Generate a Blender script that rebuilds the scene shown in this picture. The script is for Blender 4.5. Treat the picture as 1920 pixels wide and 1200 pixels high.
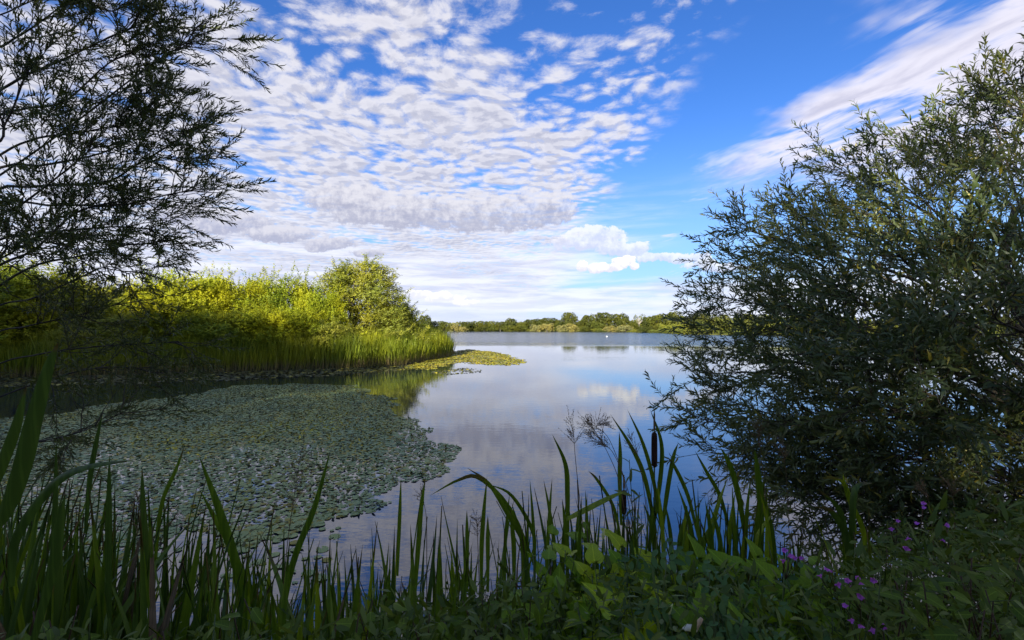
import bpy, math, random
import numpy as np
from mathutils import Vector, Matrix, Euler
random.seed(7)
RG = np.random.default_rng(11)
R = math.radians
SC = bpy.context.scene
COL = SC.collection
for o in list(bpy.data.objects):
    bpy.data.objects.remove(o)

# ------------------------------------------------------------------ camera
CAM_H, FPX, HOR = 2.2, 907.0, 616.0
cd = bpy.data.cameras.new('camera')
cam = bpy.data.objects.new('camera', cd); COL.objects.link(cam)
cd.lens = 17.0; cd.sensor_width = 36.0; cd.clip_start = 0.05; cd.clip_end = 9000
cam.location = (0, 0, CAM_H)
PITCH = math.atan((HOR - 600) / FPX)
cam.rotation_euler = (R(90) + PITCH, 0, 0)
SC.camera = cam
SC.render.resolution_x, SC.render.resolution_y = 1024, 640
SC.render.engine = 'CYCLES'
SC.view_settings.view_transform = 'Standard'
SC.view_settings.look = 'None'
SC.view_settings.gamma = 1
SC.view_settings.use_curve_mapping = False
SC.view_settings.exposure = 1.36
SC.cycles.max_bounces = 5; SC.cycles.diffuse_bounces = 2; SC.cycles.glossy_bounces = 3; SC.cycles.transmission_bounces = 2
SC.cycles.transparent_max_bounces = 4

def at(px, py, d):
    """world point seen at photograph position (px, py), d metres ahead"""
    a, b = (px - 960) / FPX, (600 - py) / FPX
    y = math.cos(PITCH) - b * math.sin(PITCH)
    z = math.sin(PITCH) + b * math.cos(PITCH)
    return Vector((a / y * d, d, CAM_H + z / y * d))

# ------------------------------------------------------------------ sky and sun
SUN_EL, SUN_AZ = 17.0, 16.0      # height above the horizon; degrees left of straight behind
world = bpy.data.worlds.new('World'); SC.world = world
world.use_nodes = True
world.cycles.sampling_method = 'MANUAL'; world.cycles.sample_map_resolution = 256
NT = world.node_tree; NT.nodes.clear()

class S:
    """a shader value with arithmetic"""
    nt = NT
    def __init__(s, v): s.v = v
    @staticmethod
    def m(op, *a, clamp=False):
        n = S.nt.nodes.new('ShaderNodeMath'); n.operation = op; n.use_clamp = clamp
        for i, x in enumerate(a):
            x = x.v if isinstance(x, S) else x
            if isinstance(x, (int, float)): n.inputs[i].default_value = x
            else: S.nt.links.new(x, n.inputs[i])
        return S(n.outputs[0])
    def __add__(s, o): return S.m('ADD', s, o)
    __radd__ = __add__
    def __sub__(s, o): return S.m('SUBTRACT', s, o)
    def __rsub__(s, o): return S.m('SUBTRACT', o, s)
    def __mul__(s, o): return S.m('MULTIPLY', s, o)
    __rmul__ = __mul__
    def __truediv__(s, o): return S.m('DIVIDE', s, o)
    def mx(s, o): return S.m('MAXIMUM', s, o)
    def mn(s, o): return S.m('MINIMUM', s, o)
    def pw(s, o): return S.m('POWER', s, o)
def sstep(x, a, b):
    n = S.nt.nodes.new('ShaderNodeMapRange'); n.interpolation_type = 'SMOOTHSTEP'; n.clamp = True
    lo, hi = (0.0, 1.0)
    for i, v in ((0, x), (1, a), (2, b), (3, lo), (4, hi)):
        v = v.v if isinstance(v, S) else v
        if isinstance(v, (int, float)): n.inputs[i].default_value = v
        else: S.nt.links.new(v, n.inputs[i])
    return S(n.outputs[0])
def xyz(a, b, c=0.0):
    n = S.nt.nodes.new('ShaderNodeCombineXYZ')
    for i, v in enumerate((a, b, c)):
        v = v.v if isinstance(v, S) else v
        if isinstance(v, (int, float)): n.inputs[i].default_value = v
        else: S.nt.links.new(v, n.inputs[i])
    return n.outputs[0]
def noise(vec, scale, detail=4, rough=0.5, dist=0.0, out='Fac'):
    n = S.nt.nodes.new('ShaderNodeTexNoise'); n.noise_dimensions = '3D'
    S.nt.links.new(vec, n.inputs['Vector'])
    n.inputs['Scale'].default_value = scale; n.inputs['Detail'].default_value = detail
    n.inputs['Roughness'].default_value = rough; n.inputs['Distortion'].default_value = dist
    return S(n.outputs[out])
def noise2(*a_, **k):
    r = noise(*a_, **k); r.v.node.noise_dimensions = '2D'; return r
def voro(vec, scale, smooth=1.0):
    n = S.nt.nodes.new('ShaderNodeTexVoronoi'); n.voronoi_dimensions = '2D'; n.feature = 'SMOOTH_F1'
    S.nt.links.new(vec, n.inputs['Vector'])
    n.inputs['Scale'].default_value = scale; n.inputs['Smoothness'].default_value = smooth
    return S(n.outputs['Distance'])
def cmix(f, a, b):
    n = S.nt.nodes.new('ShaderNodeMix'); n.data_type = 'RGBA'
    for k, v in ((0, f), (6, a), (7, b)):
        v = v.v if isinstance(v, S) else v
        if isinstance(v, (int, float)): n.inputs[k].default_value = v
        elif isinstance(v, tuple): n.inputs[k].default_value = (*v, 1)
        else: S.nt.links.new(v, n.inputs[k])
    return n.outputs[2]
def cmul(a, col):
    n = S.nt.nodes.new('ShaderNodeMix'); n.data_type = 'RGBA'; n.blend_type = 'MULTIPLY'
    n.inputs[0].default_value = 1.0
    S.nt.links.new(a, n.inputs[6]); n.inputs[7].default_value = (*col, 1)
    return n.outputs[2]

sky = NT.nodes.new('ShaderNodeTexSky'); sky.sky_type = 'NISHITA'; sky.sun_disc = False
sky.sun_elevation = R(SUN_EL); sky.sun_rotation = R(180 + SUN_AZ)
sky.air_density = 1.0; sky.dust_density = 0.3; sky.ozone_density = 2.5
tc = NT.nodes.new('ShaderNodeTexCoord')
sp = NT.nodes.new('ShaderNodeSeparateXYZ'); NT.links.new(tc.outputs['Generated'], sp.inputs[0])
DX, DY, DZ = S(sp.outputs[0]), S(sp.outputs[1]), S(sp.outputs[2])
ZC = DZ.mx(0.0) + 0.025
PX, PY = DX / ZC, DY / ZC                       # the cloud deck, one unit = its height
K = 1.0
hs = NT.nodes.new('ShaderNodeHueSaturation'); hs.inputs['Saturation'].default_value = 1.15
hs.inputs['Value'].default_value = 1.0
NT.links.new(sky.outputs[0], hs.inputs['Color'])
base = cmul(hs.outputs[0], (0.44, 0.63, 1.00))
low = sstep(DZ, 0.50, 0.02)
base = cmix(low * low * 0.7, base, (2.3, 3.5, 5.4))
# altocumulus deck
def deck(ox, oy):
    qx, qy = PX + ox, PY + oy
    v = xyz(qx, qy)
    w1 = noise2(v, 1.7, 2, .5); w2 = noise2(xyz(qx + 7.3, qy), 1.7, 2, .5)
    v2 = xyz(qx + (w1 - .5) * .2, qy * 1.0 + (w2 - .5) * .2)
    cell = 1.0 - voro(v2, 12.0, .5) * 1.35
    fine = noise2(v2, 6.5, 8, .68, .15)
    return cell * .30 + fine * .98 - .13, v, v2
dA, vA, vA2 = deck(0, 0)
dB, _, _ = deck(-0.012, -0.06)
mid = noise2(vA2, 2.4, 4, .55)
lowf = noise2(vA, 0.95, 3, .5)
edge = (noise2(vA, 2.6, 5, .62) - .5) * 0.55
maskL = sstep(PX + edge, 0.74, 0.46)
cover = sstep(PY, 0.6, 2.4) * 0.26 + .05 + (lowf - .5) * .45 + (mid - .5) * .9
leftb = sstep(PX, 0.1, -1.0) * 0.12
thr = 0.60 - cover - leftb
alphaA = sstep(dA, thr - .10, thr + 0.34) * maskL
lit = sstep(dA - dB, -0.12, 0.12)
thick = sstep(dA, thr + .15, thr + .60)
colA = cmix(lit * .7 + (1.0 - thick) * .45, (2.32, 2.40, 3.04), (4.00, 3.96, 4.32))
c1 = cmix(alphaA * 0.95, base, colA)
# streaked bank to the right, drawn out along the wind
rx = PX * 0.93 + PY * 0.36; ry = PY * 0.93 - PX * 0.36
s1 = noise2(xyz(rx * 2.4 + 5.0, ry * 1.1), 1.5, 6, .56, .4)
s2 = noise2(xyz(rx * 6, ry * 2.2), 1.6, 5, .6, .3)
mR = sstep(PX + (noise2(vA, 1.6, 4, .6) - .5) * .9, 0.98, 1.42) * sstep(PY + (s1 - .5) * 2.0, 3.7, 2.4)
sd = s1 * .72 + s2 * .34
alphaR = sstep(sd + mR * .20, 0.50, 0.74) * mR
colR = cmix(sstep(sd, .50, .72), (4.48, 4.32, 4.80), (3.20, 3.12, 3.76))
c2 = cmix(alphaR * 0.92, c1, colR)
# small wisps in the clear lane
wp = noise2(xyz(rx * 2.4 + 9.0, ry * 1.4), 1.2, 4, .5, .3)
c2 = cmix(sstep(wp, .66, .80) * 0.6 * sstep(PX, .9, 1.2), c2, (4.16, 4.24, 4.80))
# layered veil near the horizon
hz = xyz(DX * 3.0, DY * 3.0, DZ * 26.0)
h1 = noise(hz, 1.0, 6, .55, .5)
h2 = noise(xyz(DX * 6.0, DY * 6.0, DZ * 60.0), 1.3, 5, .6, .3)
mH = sstep(DZ, 0.32, 0.09) * sstep(PX, 2.0, 0.7).mx(sstep(DZ, .13, .07))
veil = sstep(h1 * .7 + h2 * .35 + mH * .16, .47, .72) * mH
c3 = cmix(veil * 0.9, c2, cmix(sstep(h2, .36, .62), (3.20, 3.44, 4.48), (4.56, 4.72, 5.36)))
mZ = sstep(DZ, 0.10, 0.0)
c3 = cmix(mZ * 0.72, c3, cmix(sstep(h1, .40, .62), (3.52, 4.00, 5.28), (4.56, 4.80, 5.52)))
# single cumulus clouds, each placed on the sky sphere by its own bearing and height
YP = DY.mx(0.05)
U, V = DX / YP, DZ / YP
uv = xyz(U, V, 0.0)
nu = noise2(uv, 13.0, 5, .6); nv = noise2(xyz(U + 4.0, V), 13.0, 5, .6)
nf = noise2(uv, 46.0, 6, .68)
def cumulus(cur, blobs, lo, hi, wob, op):
    f = None; h = None
    for (bx, by, w, hh) in blobs:
        u0, v0 = (bx - 960) / FPX, (HOR - by) / FPX
        a, b = w / FPX, hh / FPX
        du = (U + (nu - .5) * wob - u0) / a; dv = (V + (nv - .5) * wob * .8 - v0) / b
        g = (1.0 - (du * du + dv * dv)).mx(0.0)
        f = g if f is None else f.mx(g)
        gh = dv * .5 + .5
        hcur = gh * g
        h = hcur if h is None else h.mx(hcur)
    front = sstep(DY, 0.05, 0.2)
    al = sstep(f + (nf - .5) * 1.1 * sstep(f, 0.0, .30) * 1.5, .12, .50) * front
    sh = sstep(h / (f + 0.05) + (nf - .5) * 1.5, .12, .85)
    return cmix(al * op, cur, cmix(sh, lo, hi))
GREY, PALE, WHITE = (2.20, 2.32, 3.12), (3.68, 3.68, 4.16), (5.04, 5.04, 5.04)
c4 = cumulus(c3, [(760, 392, 190, 40), (900, 398, 190, 42), (1010, 388, 90, 44), (650, 372, 110, 34)], (2.08, 2.16, 2.88), (4.00, 3.96, 4.32), .04, .78)
c4 = cumulus(c4, [(420, 415, 110, 30), (520, 438, 90, 22), (620, 458, 60, 16), (690, 474, 42, 10), (340, 400, 80, 26)], GREY, PALE, .035, .9)
c4 = cumulus(c4, [(1110, 448, 70, 26), (1170, 466, 70, 20), (1260, 482, 90, 14), (1340, 498, 70, 12), (1080, 458, 60, 16)], (3.36, 3.52, 4.40), (4.88, 4.88, 5.20), .06, .8)
c4 = cumulus(c4, [(1094, 499, 13, 13), (1125, 500, 32, 12), (1148, 500, 26, 11), (1165, 493, 26, 12), (1180, 487, 16, 13), (1192, 497, 12, 9)], (4.00, 4.00, 4.56), (5.84, 5.84, 5.76), .018, 1.0)
c4 = cumulus(c4, [(780, 548, 34, 10), (830, 557, 52, 11), (870, 565, 34, 7)], (4.16, 4.24, 4.96), (5.52, 5.52, 5.52), .035, .9)
bg = NT.nodes.new('ShaderNodeBackground'); bg.inputs['Strength'].default_value = 0.083
NT.links.new(c4, bg.inputs['Color'])
wo = NT.nodes.new('ShaderNodeOutputWorld'); NT.links.new(bg.outputs[0], wo.inputs[0])

sd_ = bpy.data.lights.new('sun', 'SUN'); sd_.energy = 5.0; sd_.angle = R(0.5); sd_.color = (1.0, 0.93, 0.76)
sun = bpy.data.objects.new('sun', sd_); COL.objects.link(sun)
# light travels forward (+Y) and a little to the right (+X)
ldir = Vector((math.sin(R(SUN_AZ)) * math.cos(R(SUN_EL)), math.cos(R(SUN_AZ)) * math.cos(R(SUN_EL)), -math.sin(R(SUN_EL))))
sun.rotation_euler = ldir.to_track_quat('-Z', 'Y').to_euler()
sun.location = (-20, -40, 30)

# ------------------------------------------------------------------ mesh helpers
def mesh(name, V, F, mats, midx=None, smooth=False):
    """V (n,3); F (m,3) or (m,4)"""
    V = np.asarray(V, np.float32); F = np.asarray(F, np.int32)
    me = bpy.data.meshes.new(name)
    k = F.shape[1]
    me.vertices.add(len(V)); me.vertices.foreach_set('co', V.ravel())
    me.loops.add(F.size); me.loops.foreach_set('vertex_index', F.ravel())
    me.polygons.add(len(F)); me.polygons.foreach_set('loop_start', np.arange(0, F.size, k, dtype=np.int32))
    if smooth: me.polygons.foreach_set('use_smooth', np.ones(len(F), bool))
    if not isinstance(mats, (list, tuple)): mats = [mats]
    for m in mats: me.materials.append(m)
    if midx is not None: me.polygons.foreach_set('material_index', np.asarray(midx, np.int32))
    me.update(calc_edges=True)
    return me
def obj(name, me, parent=None, loc=(0, 0, 0), rot=(0, 0, 0), scale=(1, 1, 1), mw=None):
    o = bpy.data.objects.new(name, me); COL.objects.link(o)
    if parent: o.parent = parent
    if mw is not None: o.matrix_local = mw
    else:
        o.location = loc; o.rotation_euler = rot
        o.scale = scale if isinstance(scale, (tuple, list)) else (scale,) * 3
    return o
def tag(o, label=None, cat=None, group=None, kind=None):
    if label: o['label'] = label
    if cat: o['category'] = cat
    if group: o['group'] = group
    if kind: o['kind'] = kind
    return o
def thing(name, label, cat, loc=(0, 0, 0), group=None, rz=0.0, scale=(1, 1, 1)):
    o = obj(name, None, None, loc, (0, 0, rz), scale)
    o.empty_display_size = .2
    return tag(o, label, cat, group)
class Buf:
    """collects triangles with a material index"""
    def __init__(s): s.V = []; s.F = []; s.M = []; s.n = 0
    def add(s, V, F, mi=0):
        V = np.asarray(V, float).reshape(-1, 3); F = np.asarray(F, int).reshape(-1, 3)
        s.V.append(V); s.F.append(F + s.n); s.M.append(np.full(len(F), mi) if np.isscalar(mi) else np.asarray(mi)); s.n += len(V)
    def arrays(s): return np.concatenate(s.V), np.concatenate(s.F), np.concatenate(s.M)
    def mesh(s, name, mats, smooth=False):
        V, F, M = s.arrays(); return mesh(name, V, F, mats, M, smooth)
def tube(P, rad, sides=6):
    P = np.asarray(P, float); n = len(P); rad = np.broadcast_to(np.asarray(rad, float), (n,))
    T = np.gradient(P, axis=0); T /= np.linalg.norm(T, axis=1)[:, None] + 1e-9
    ref = np.array([0.31, 0.17, 1.0]) if abs(T[0][2]) < .9 else np.array([1.0, .2, .1])
    A = np.cross(T, ref); A /= np.linalg.norm(A, axis=1)[:, None] + 1e-9
    B = np.cross(T, A)
    an = np.linspace(0, 2 * math.pi, sides, endpoint=False)
    V = P[:, None] + rad[:, None, None] * (np.cos(an)[None, :, None] * A[:, None] + np.sin(an)[None, :, None] * B[:, None])
    V = V.reshape(-1, 3); F = []
    for i in range(n - 1):
        for j in range(sides):
            a, b = i * sides + j, i * sides + (j + 1) % sides
            F += [(a, b, b + sides), (a, b + sides, a + sides)]
    F += [((n - 1) * sides, (n - 1) * sides + j, (n - 1) * sides + j + 1) for j in range(1, sides - 1)]
    return V, np.array(F)
def norm(a): return a / (np.linalg.norm(a, axis=-1, keepdims=True) + 1e-9)
LT = np.array([(0, 0, 0), (.30, -.5, .035), (.30, .5, .035), (.68, -.38, .02), (.68, .38, .02), (1, 0, -.06)])
LF = np.array([(0, 2, 1), (1, 2, 4), (1, 4, 3), (3, 4, 5)])
DT = np.array([(0, 0, 0), (.45, -.5, .06), (.45, .5, .06), (1, 0, 0)])
DF = np.array([(0, 2, 1), (1, 2, 3)])
def leaves(P, D, N, L, W, T=LT, F=LF):
    """scatter leaf shapes: base points, directions, normals, lengths, widths"""
    P = np.asarray(P, float); k = len(P)
    D = norm(np.asarray(D, float)); Sd = norm(np.cross(D, N)); Nn = np.cross(Sd, D)
    L = np.broadcast_to(L, (k,)); W = np.broadcast_to(W, (k,))
    V = (P[:, None] + D[:, None] * (L[:, None] * T[None, :, 0])[..., None]
         + Sd[:, None] * (W[:, None] * T[None, :, 1])[..., None] + Nn[:, None] * (L[:, None] * T[None, :, 2])[..., None])
    FF = F[None] + (np.arange(k) * len(T))[:, None, None]
    return V.reshape(-1, 3), FF.reshape(-1, 3)
def rnd(n, s=1.0): return RG.normal(0, s, (n, 3))

# ------------------------------------------------------------------ materials
def newmat(name):
    m = bpy.data.materials.new(name); m.use_nodes = True
    m.node_tree.nodes.clear(); return m
def leafmat(name, a, b, trans=0.3, rough=0.5, spec=0.35, nscale=0.0, c=None, cf=0.06, veins=False, ztan=None, tips=False):
    """leaf surface: colour varies from leaf to leaf, part of the light passes through"""
    m = newmat(name); nt = m.node_tree; S.nt = nt
    g = nt.nodes.new('ShaderNodeNewGeometry'); r = S(g.outputs['Random Per Island'])
    oi = nt.nodes.new('ShaderNodeObjectInfo')
    r = S.m('FRACT', r + S(oi.outputs['Random']) * 0.97)
    col = cmix(r, a, b)
    if nscale:
        t = nt.nodes.new('ShaderNodeTexCoord')
        nn = noise(g.outputs['Position'], nscale, 3, .5)
        col = cmix(sstep(nn, .35, .68), col, tuple(x * y for x, y in zip(b, (1.25, 1.1, .8))))
    if c: col = cmix(sstep(S.m('FRACT', r * 7.31), 1 - cf, 1 - cf + .01), col, c)
    if veins:
        t = nt.nodes.new('ShaderNodeTexCoord'); s_ = nt.nodes.new('ShaderNodeSeparateXYZ')
        nt.links.new(t.outputs['Object'], s_.inputs[0])
        ax = S.m('ABSOLUTE', S(s_.outputs[0])); ay = S(s_.outputs[1])
        rib = sstep(ax, .022, .006)
        side = sstep(S.m('ABSOLUTE', S.m('FRACT', (ay - ax * .8) * 8.0) - .5), .06, .015)
        blot = noise(t.outputs['Object'], 5.0, 4, .6)
        col = cmix(rib.mx(side * .55) * .5, cmix(sstep(blot, .35, .7) * .35, col, tuple(x * .6 for x in a)), tuple(min(1, x * 2.1 + .02) for x in b))
    if tips:
        t = nt.nodes.new('ShaderNodeTexCoord'); s_ = nt.nodes.new('ShaderNodeSeparateXYZ'); nt.links.new(t.outputs['Generated'], s_.inputs[0])
        st = noise(xyz(S(s_.outputs[0]) * 9.0, S(s_.outputs[2]) * .5, oi.outputs['Random']), 2.2, 3, .6)
        col = cmix(sstep(st, .42, .62) * .45, col, tuple(x * 1.7 for x in b))
        blot = noise(xyz(S(s_.outputs[0]) * 2.0, S(s_.outputs[2]) * 9.0, S(oi.outputs['Random']) * 40.0), 1.6, 4, .7)
        col = cmix(sstep(blot, .66, .74) * .6, col, (.13, .09, .03))
        tipf = sstep(S(s_.outputs[2]) + (r - .5) * .12 + (blot - .5) * .1, .93, .985)
        col = cmix(tipf * .8, col, (.12, .075, .03))
    if ztan:
        s_ = nt.nodes.new('ShaderNodeSeparateXYZ'); nt.links.new(g.outputs['Position'], s_.inputs[0])
        col = cmix(sstep(S(s_.outputs[2]) + (r - .5) * .5, ztan[1], ztan[0]), col, ztan[2])
    p = nt.nodes.new('ShaderNodeBsdfPrincipled'); nt.links.new(col, p.inputs['Base Color'])
    p.inputs['Roughness'].default_value = rough; p.inputs['Specular IOR Level'].default_value = spec
    tr = nt.nodes.new('ShaderNodeBsdfTranslucent'); nt.links.new(cmul(col, (1.25, 1.2, .6)), tr.inputs['Color'])
    mx = nt.nodes.new('ShaderNodeMixShader'); mx.inputs[0].default_value = trans
    nt.links.new(p.outputs[0], mx.inputs[1]); nt.links.new(tr.outputs[0], mx.inputs[2])
    o = nt.nodes.new('ShaderNodeOutputMaterial'); nt.links.new(mx.outputs[0], o.inputs[0])
    return m
def solid(name, a, b, scale=8, rough=.8, spec=.2, bump=.3, stretch=(1, 1, 1), coord='Object'):
    m = newmat(name); nt = m.node_tree; S.nt = nt
    t = nt.nodes.new('ShaderNodeTexCoord'); mp = nt.nodes.new('ShaderNodeMapping'); mp.inputs['Scale'].default_value = stretch
    nt.links.new(t.outputs[coord], mp.inputs[0])
    n = noise(mp.outputs[0], scale, 6, .6)
    p = nt.nodes.new('ShaderNodeBsdfPrincipled'); nt.links.new(cmix(sstep(n, .3, .7), a, b), p.inputs['Base Color'])
    p.inputs['Roughness'].default_value = rough; p.inputs['Specular IOR Level'].default_value = spec
    bp = nt.nodes.new('ShaderNodeBump'); bp.inputs['Strength'].default_value = bump; bp.inputs['Distance'].default_value = .02
    nt.links.new(n.v, bp.inputs['Height']); nt.links.new(bp.outputs[0], p.inputs['Normal'])
    o = nt.nodes.new('ShaderNodeOutputMaterial'); nt.links.new(p.outputs[0], o.inputs[0])
    return m
M = {}
M['bark'] = solid('bark', (.035, .028, .02), (.10, .085, .06), 14, .85, .2, .6, (1, 1, .25))
M['twig'] = solid('twig_bark', (.05, .04, .018), (.10, .085, .035), 30, .7, .3, .2)
M['oak_bark'] = solid('oak_bark', (.05, .045, .035), (.13, .12, .10), 3, .9, .2, .3)
M['osier'] = leafmat('osier_leaf', (.050, .070, .016), (.10, .12, .028), .22, .5, .3, c=(.12, .11, .02), cf=.03)
M['willow'] = leafmat('willow_leaf', (.055, .090, .028), (.130, .168, .065), .30, .42, .45, .6, c=(.30, .26, .04), cf=.06)
M['shrub'] = leafmat('shrub_leaf', (.125, .19, .010), (.32, .35, .016), .26, .55, .2, .45)
M['shrub2'] = leafmat('sallow_leaf', (.09, .155, .012), (.25, .29, .018), .26, .55, .2, .5)
M['white_willow'] = leafmat('white_willow_leaf', (.17, .215, .035), (.29, .32, .05), .35, .5, .3, .6)
M['dark_tree'] = leafmat('oak_leaf', (.045, .062, .014), (.080, .095, .018), .25, .6, .2, .15)
M['mid_tree'] = leafmat('alder_leaf', (.075, .10, .018), (.125, .145, .026), .3, .6, .2, .12)
M['pale_bush'] = leafmat('sallow_pale_leaf', (.16, .175, .07), (.24, .235, .09), .3, .6, .2, .12)
M['reed'] = leafmat('reed_leaf', (.08, .125, .006), (.20, .24, .014), .35, .5, .3, .5, ztan=(0.0, 0.55, (.24, .18, .08)))
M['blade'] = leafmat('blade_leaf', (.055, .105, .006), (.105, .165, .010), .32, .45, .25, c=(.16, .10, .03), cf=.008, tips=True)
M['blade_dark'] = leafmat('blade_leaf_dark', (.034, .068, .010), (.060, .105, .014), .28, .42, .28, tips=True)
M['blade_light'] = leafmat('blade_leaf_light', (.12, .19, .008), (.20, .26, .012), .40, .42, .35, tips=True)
M['dry'] = solid('dry_stalk', (.10, .065, .03), (.22, .15, .07), 12, .8, .2, .2)
M['grass'] = leafmat('bank_grass', (.040, .075, .008), (.10, .14, .016), .3, .55, .2)
M['bindweed'] = leafmat('bindweed_leaf', (.13, .25, .008), (.24, .36, .016), .40, .5, .22, veins=True)
M['bindweed_young'] = leafmat('bindweed_young_leaf', (.32, .46, .008), (.46, .54, .012), .45, .42, .4, veins=True)  # sun flecks on the bindweed, put into a brighter leaf colour
M['elder'] = leafmat('elder_leaf', (.055, .125, .022), (.095, .18, .034), .30, .48, .28)
M['herb'] = leafmat('herb_leaf', (.080, .125, .014), (.15, .19, .024), .28, .5, .3)
M['bramble'] = leafmat('bramble_leaf', (.080, .145, .008), (.15, .22, .014), .32, .5, .22, veins=True)
M['cover'] = leafmat('cover_leaf', (.045, .080, .008), (.10, .14, .014), .2, .55, .25)
M['stem'] = solid('green_stem', (.05, .08, .02), (.09, .12, .03), 10, .6, .3, .1)
M['redstem'] = solid('red_stem', (.05, .025, .015), (.09, .045, .02), 10, .6, .3, .1)
M['petal'] = leafmat('purple_petal', (.46, .10, .58), (.64, .20, .72), .35, .5, .2)
M['white'] = leafmat('white_petal', (.72, .72, .60), (.82, .82, .74), .35, .5, .2)
M['bud'] = leafmat('pale_bud', (.55, .60, .22), (.68, .70, .34), .35, .5, .2)
M['wilted'] = leafmat('wilted_petal', (.55, .40, .22), (.62, .46, .28), .3, .6, .2)
M['spike'] = solid('brown_spike', (.022, .012, .008), (.055, .028, .015), 160, .95, .1, .5)
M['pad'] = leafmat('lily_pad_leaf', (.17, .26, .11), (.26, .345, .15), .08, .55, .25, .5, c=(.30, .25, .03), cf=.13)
M['pad_lit'] = leafmat('lily_pad_sunlit', (.20, .22, .020), (.30, .28, .025), .15, .45, .35, .6, c=(.13, .10, .02), cf=.1)  # sunlit copy of the pad colour, warm sun put into its yellow tone
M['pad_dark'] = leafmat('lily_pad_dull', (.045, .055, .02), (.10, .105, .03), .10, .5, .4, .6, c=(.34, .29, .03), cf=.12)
M['feather'] = solid('white_feather', (.72, .72, .72), (.82, .82, .82), 5, .7, .2, .1)
M['beak'] = solid('orange_beak', (.5, .16, .02), (.6, .2, .03), 5, .5, .3, .1)
M['flower_yellow'] = leafmat('yellow_petal', (.62, .42, .02), (.75, .52, .03), .2, .5, .3)

# ground material
def ground_mat():
    m = newmat('ground_soil_and_grass'); nt = m.node_tree; S.nt = nt
    g = nt.nodes.new('ShaderNodeNewGeometry'); pos = g.outputs['Position']
    n1 = noise(pos, 1.3, 6, .6); n2 = noise(pos, .02, 4, .6); n3 = noise(pos, 22, 5, .6)
    near = cmix(sstep(n1, .35, .65), (.028, .020, .012), (.040, .045, .014))
    far = cmix(sstep(n2, .35, .65), (.11, .13, .03), (.17, .17, .045))
    s_ = nt.nodes.new('ShaderNodeSeparateXYZ'); nt.links.new(pos, s_.inputs[0])
    col = cmix(sstep(S(s_.outputs[1]), 8, 60), near, far)
    p = nt.nodes.new('ShaderNodeBsdfPrincipled'); nt.links.new(col, p.inputs['Base Color']); p.inputs['Roughness'].default_value = .95
    p.inputs['Specular IOR Level'].default_value = .1
    b = nt.nodes.new('ShaderNodeBump'); b.inputs['Strength'].default_value = .7; b.inputs['Distance'].default_value = .05
    nt.links.new((n1 + n3 * .5).v, b.inputs['Height']); nt.links.new(b.outputs[0], p.inputs['Normal'])
    o = nt.nodes.new('ShaderNodeOutputMaterial'); nt.links.new(p.outputs[0], o.inputs[0]); return m
def water_mat():
    m = newmat('lake_water'); nt = m.node_tree; S.nt = nt
    g = nt.nodes.new('ShaderNodeNewGeometry'); pos = g.outputs['Position']
    s_ = nt.nodes.new('ShaderNodeSeparateXYZ'); nt.links.new(pos, s_.inputs[0])
    X, Y = S(s_.outputs[0]), S(s_.outputs[1])
    p = nt.nodes.new('ShaderNodeBsdfPrincipled')
    p.inputs['Base Color'].default_value = (.005, .014, .032, 1)
    p.inputs['Roughness'].default_value = .015; p.inputs['IOR'].default_value = 2.0
    ripple = noise(xyz(X * 1.2, Y * 3.2, 0.), 2.2, 3, .5, .2)
    fine = noise(xyz(X * 3.0, Y * 6.0, 4.), 3.0, 3, .55)
    swell = noise(xyz(X * .25, Y * .8, 2.), 1.0, 2, .5)
    calm = noise(xyz(X * .035, Y * .10, 6.), 1.0, 3, .5)       # cat's-paws: patches where the breeze touches
    wind = sstep(Y + (calm - .5) * 40 + X * .15, 58, 84)
    patch = sstep(calm, .52, .70)
    h1 = ripple * (0.0011 + patch * 0.0014) + fine * (patch * 0.0007 + .0001) + swell * .0015
    chop = noise(xyz(X * .9, Y * 1.3, 1.), 1.4, 4, .6)
    h = h1 + wind * chop * 0.25
    b = nt.nodes.new('ShaderNodeBump'); b.inputs['Strength'].default_value = 1.0; b.inputs['Distance'].default_value = 1.0
    nt.links.new(h.v, b.inputs['Height']); nt.links.new(b.outputs[0], p.inputs['Normal'])
    rr = wind * .12 + .012
    nt.links.new(rr.v, p.inputs['Roughness'])
    o = nt.nodes.new('ShaderNodeOutputMaterial'); nt.links.new(p.outputs[0], o.inputs[0]); return m

# ------------------------------------------------------------------ terrain
LAKE = np.array([(-26, 20.5), (-17.5, 23.8), (-13.5, 25.2), (-9.5, 26.8), (-7.0, 29.2), (-6.1, 33), (-5.2, 38), (-5.4, 43), (-8, 52), (-12, 75), (-20, 130), (-34, 250), (-44, 335), (-10, 348), (30, 335), (70, 300),
                 (72, 240), (63, 172), (90, 140), (170, 120), (300, 90), (300, 20), (60, 9), (20, 6.2), (9, 5.8), (5, 4.4), (3, 3.2), (1, 2.7), (-1, 2.5), (-3, 2.4), (-6, 2.7), (-11, 5), (-20, 9), (-30, 14)], float)
def lake_sd(x, y):
    """distance to the shore, negative over water"""
    x = np.asarray(x, float); y = np.asarray(y, float)
    best = np.full(x.shape, 1e9); inside = np.zeros(x.shape, bool)
    n = len(LAKE)
    for i in range(n):
        x1, y1 = LAKE[i]; x2, y2 = LAKE[(i + 1) % n]
        dx, dy = x2 - x1, y2 - y1
        t = np.clip(((x - x1) * dx + (y - y1) * dy) / (dx * dx + dy * dy), 0, 1)
        best = np.minimum(best, np.hypot(x - x1 - t * dx, y - y1 - t * dy))
        c = ((y1 > y) != (y2 > y)) & (x < dx * (y - y1) / (dy + 1e-12) + x1)
        inside ^= c
    return np.where(inside, -best, best)
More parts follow.
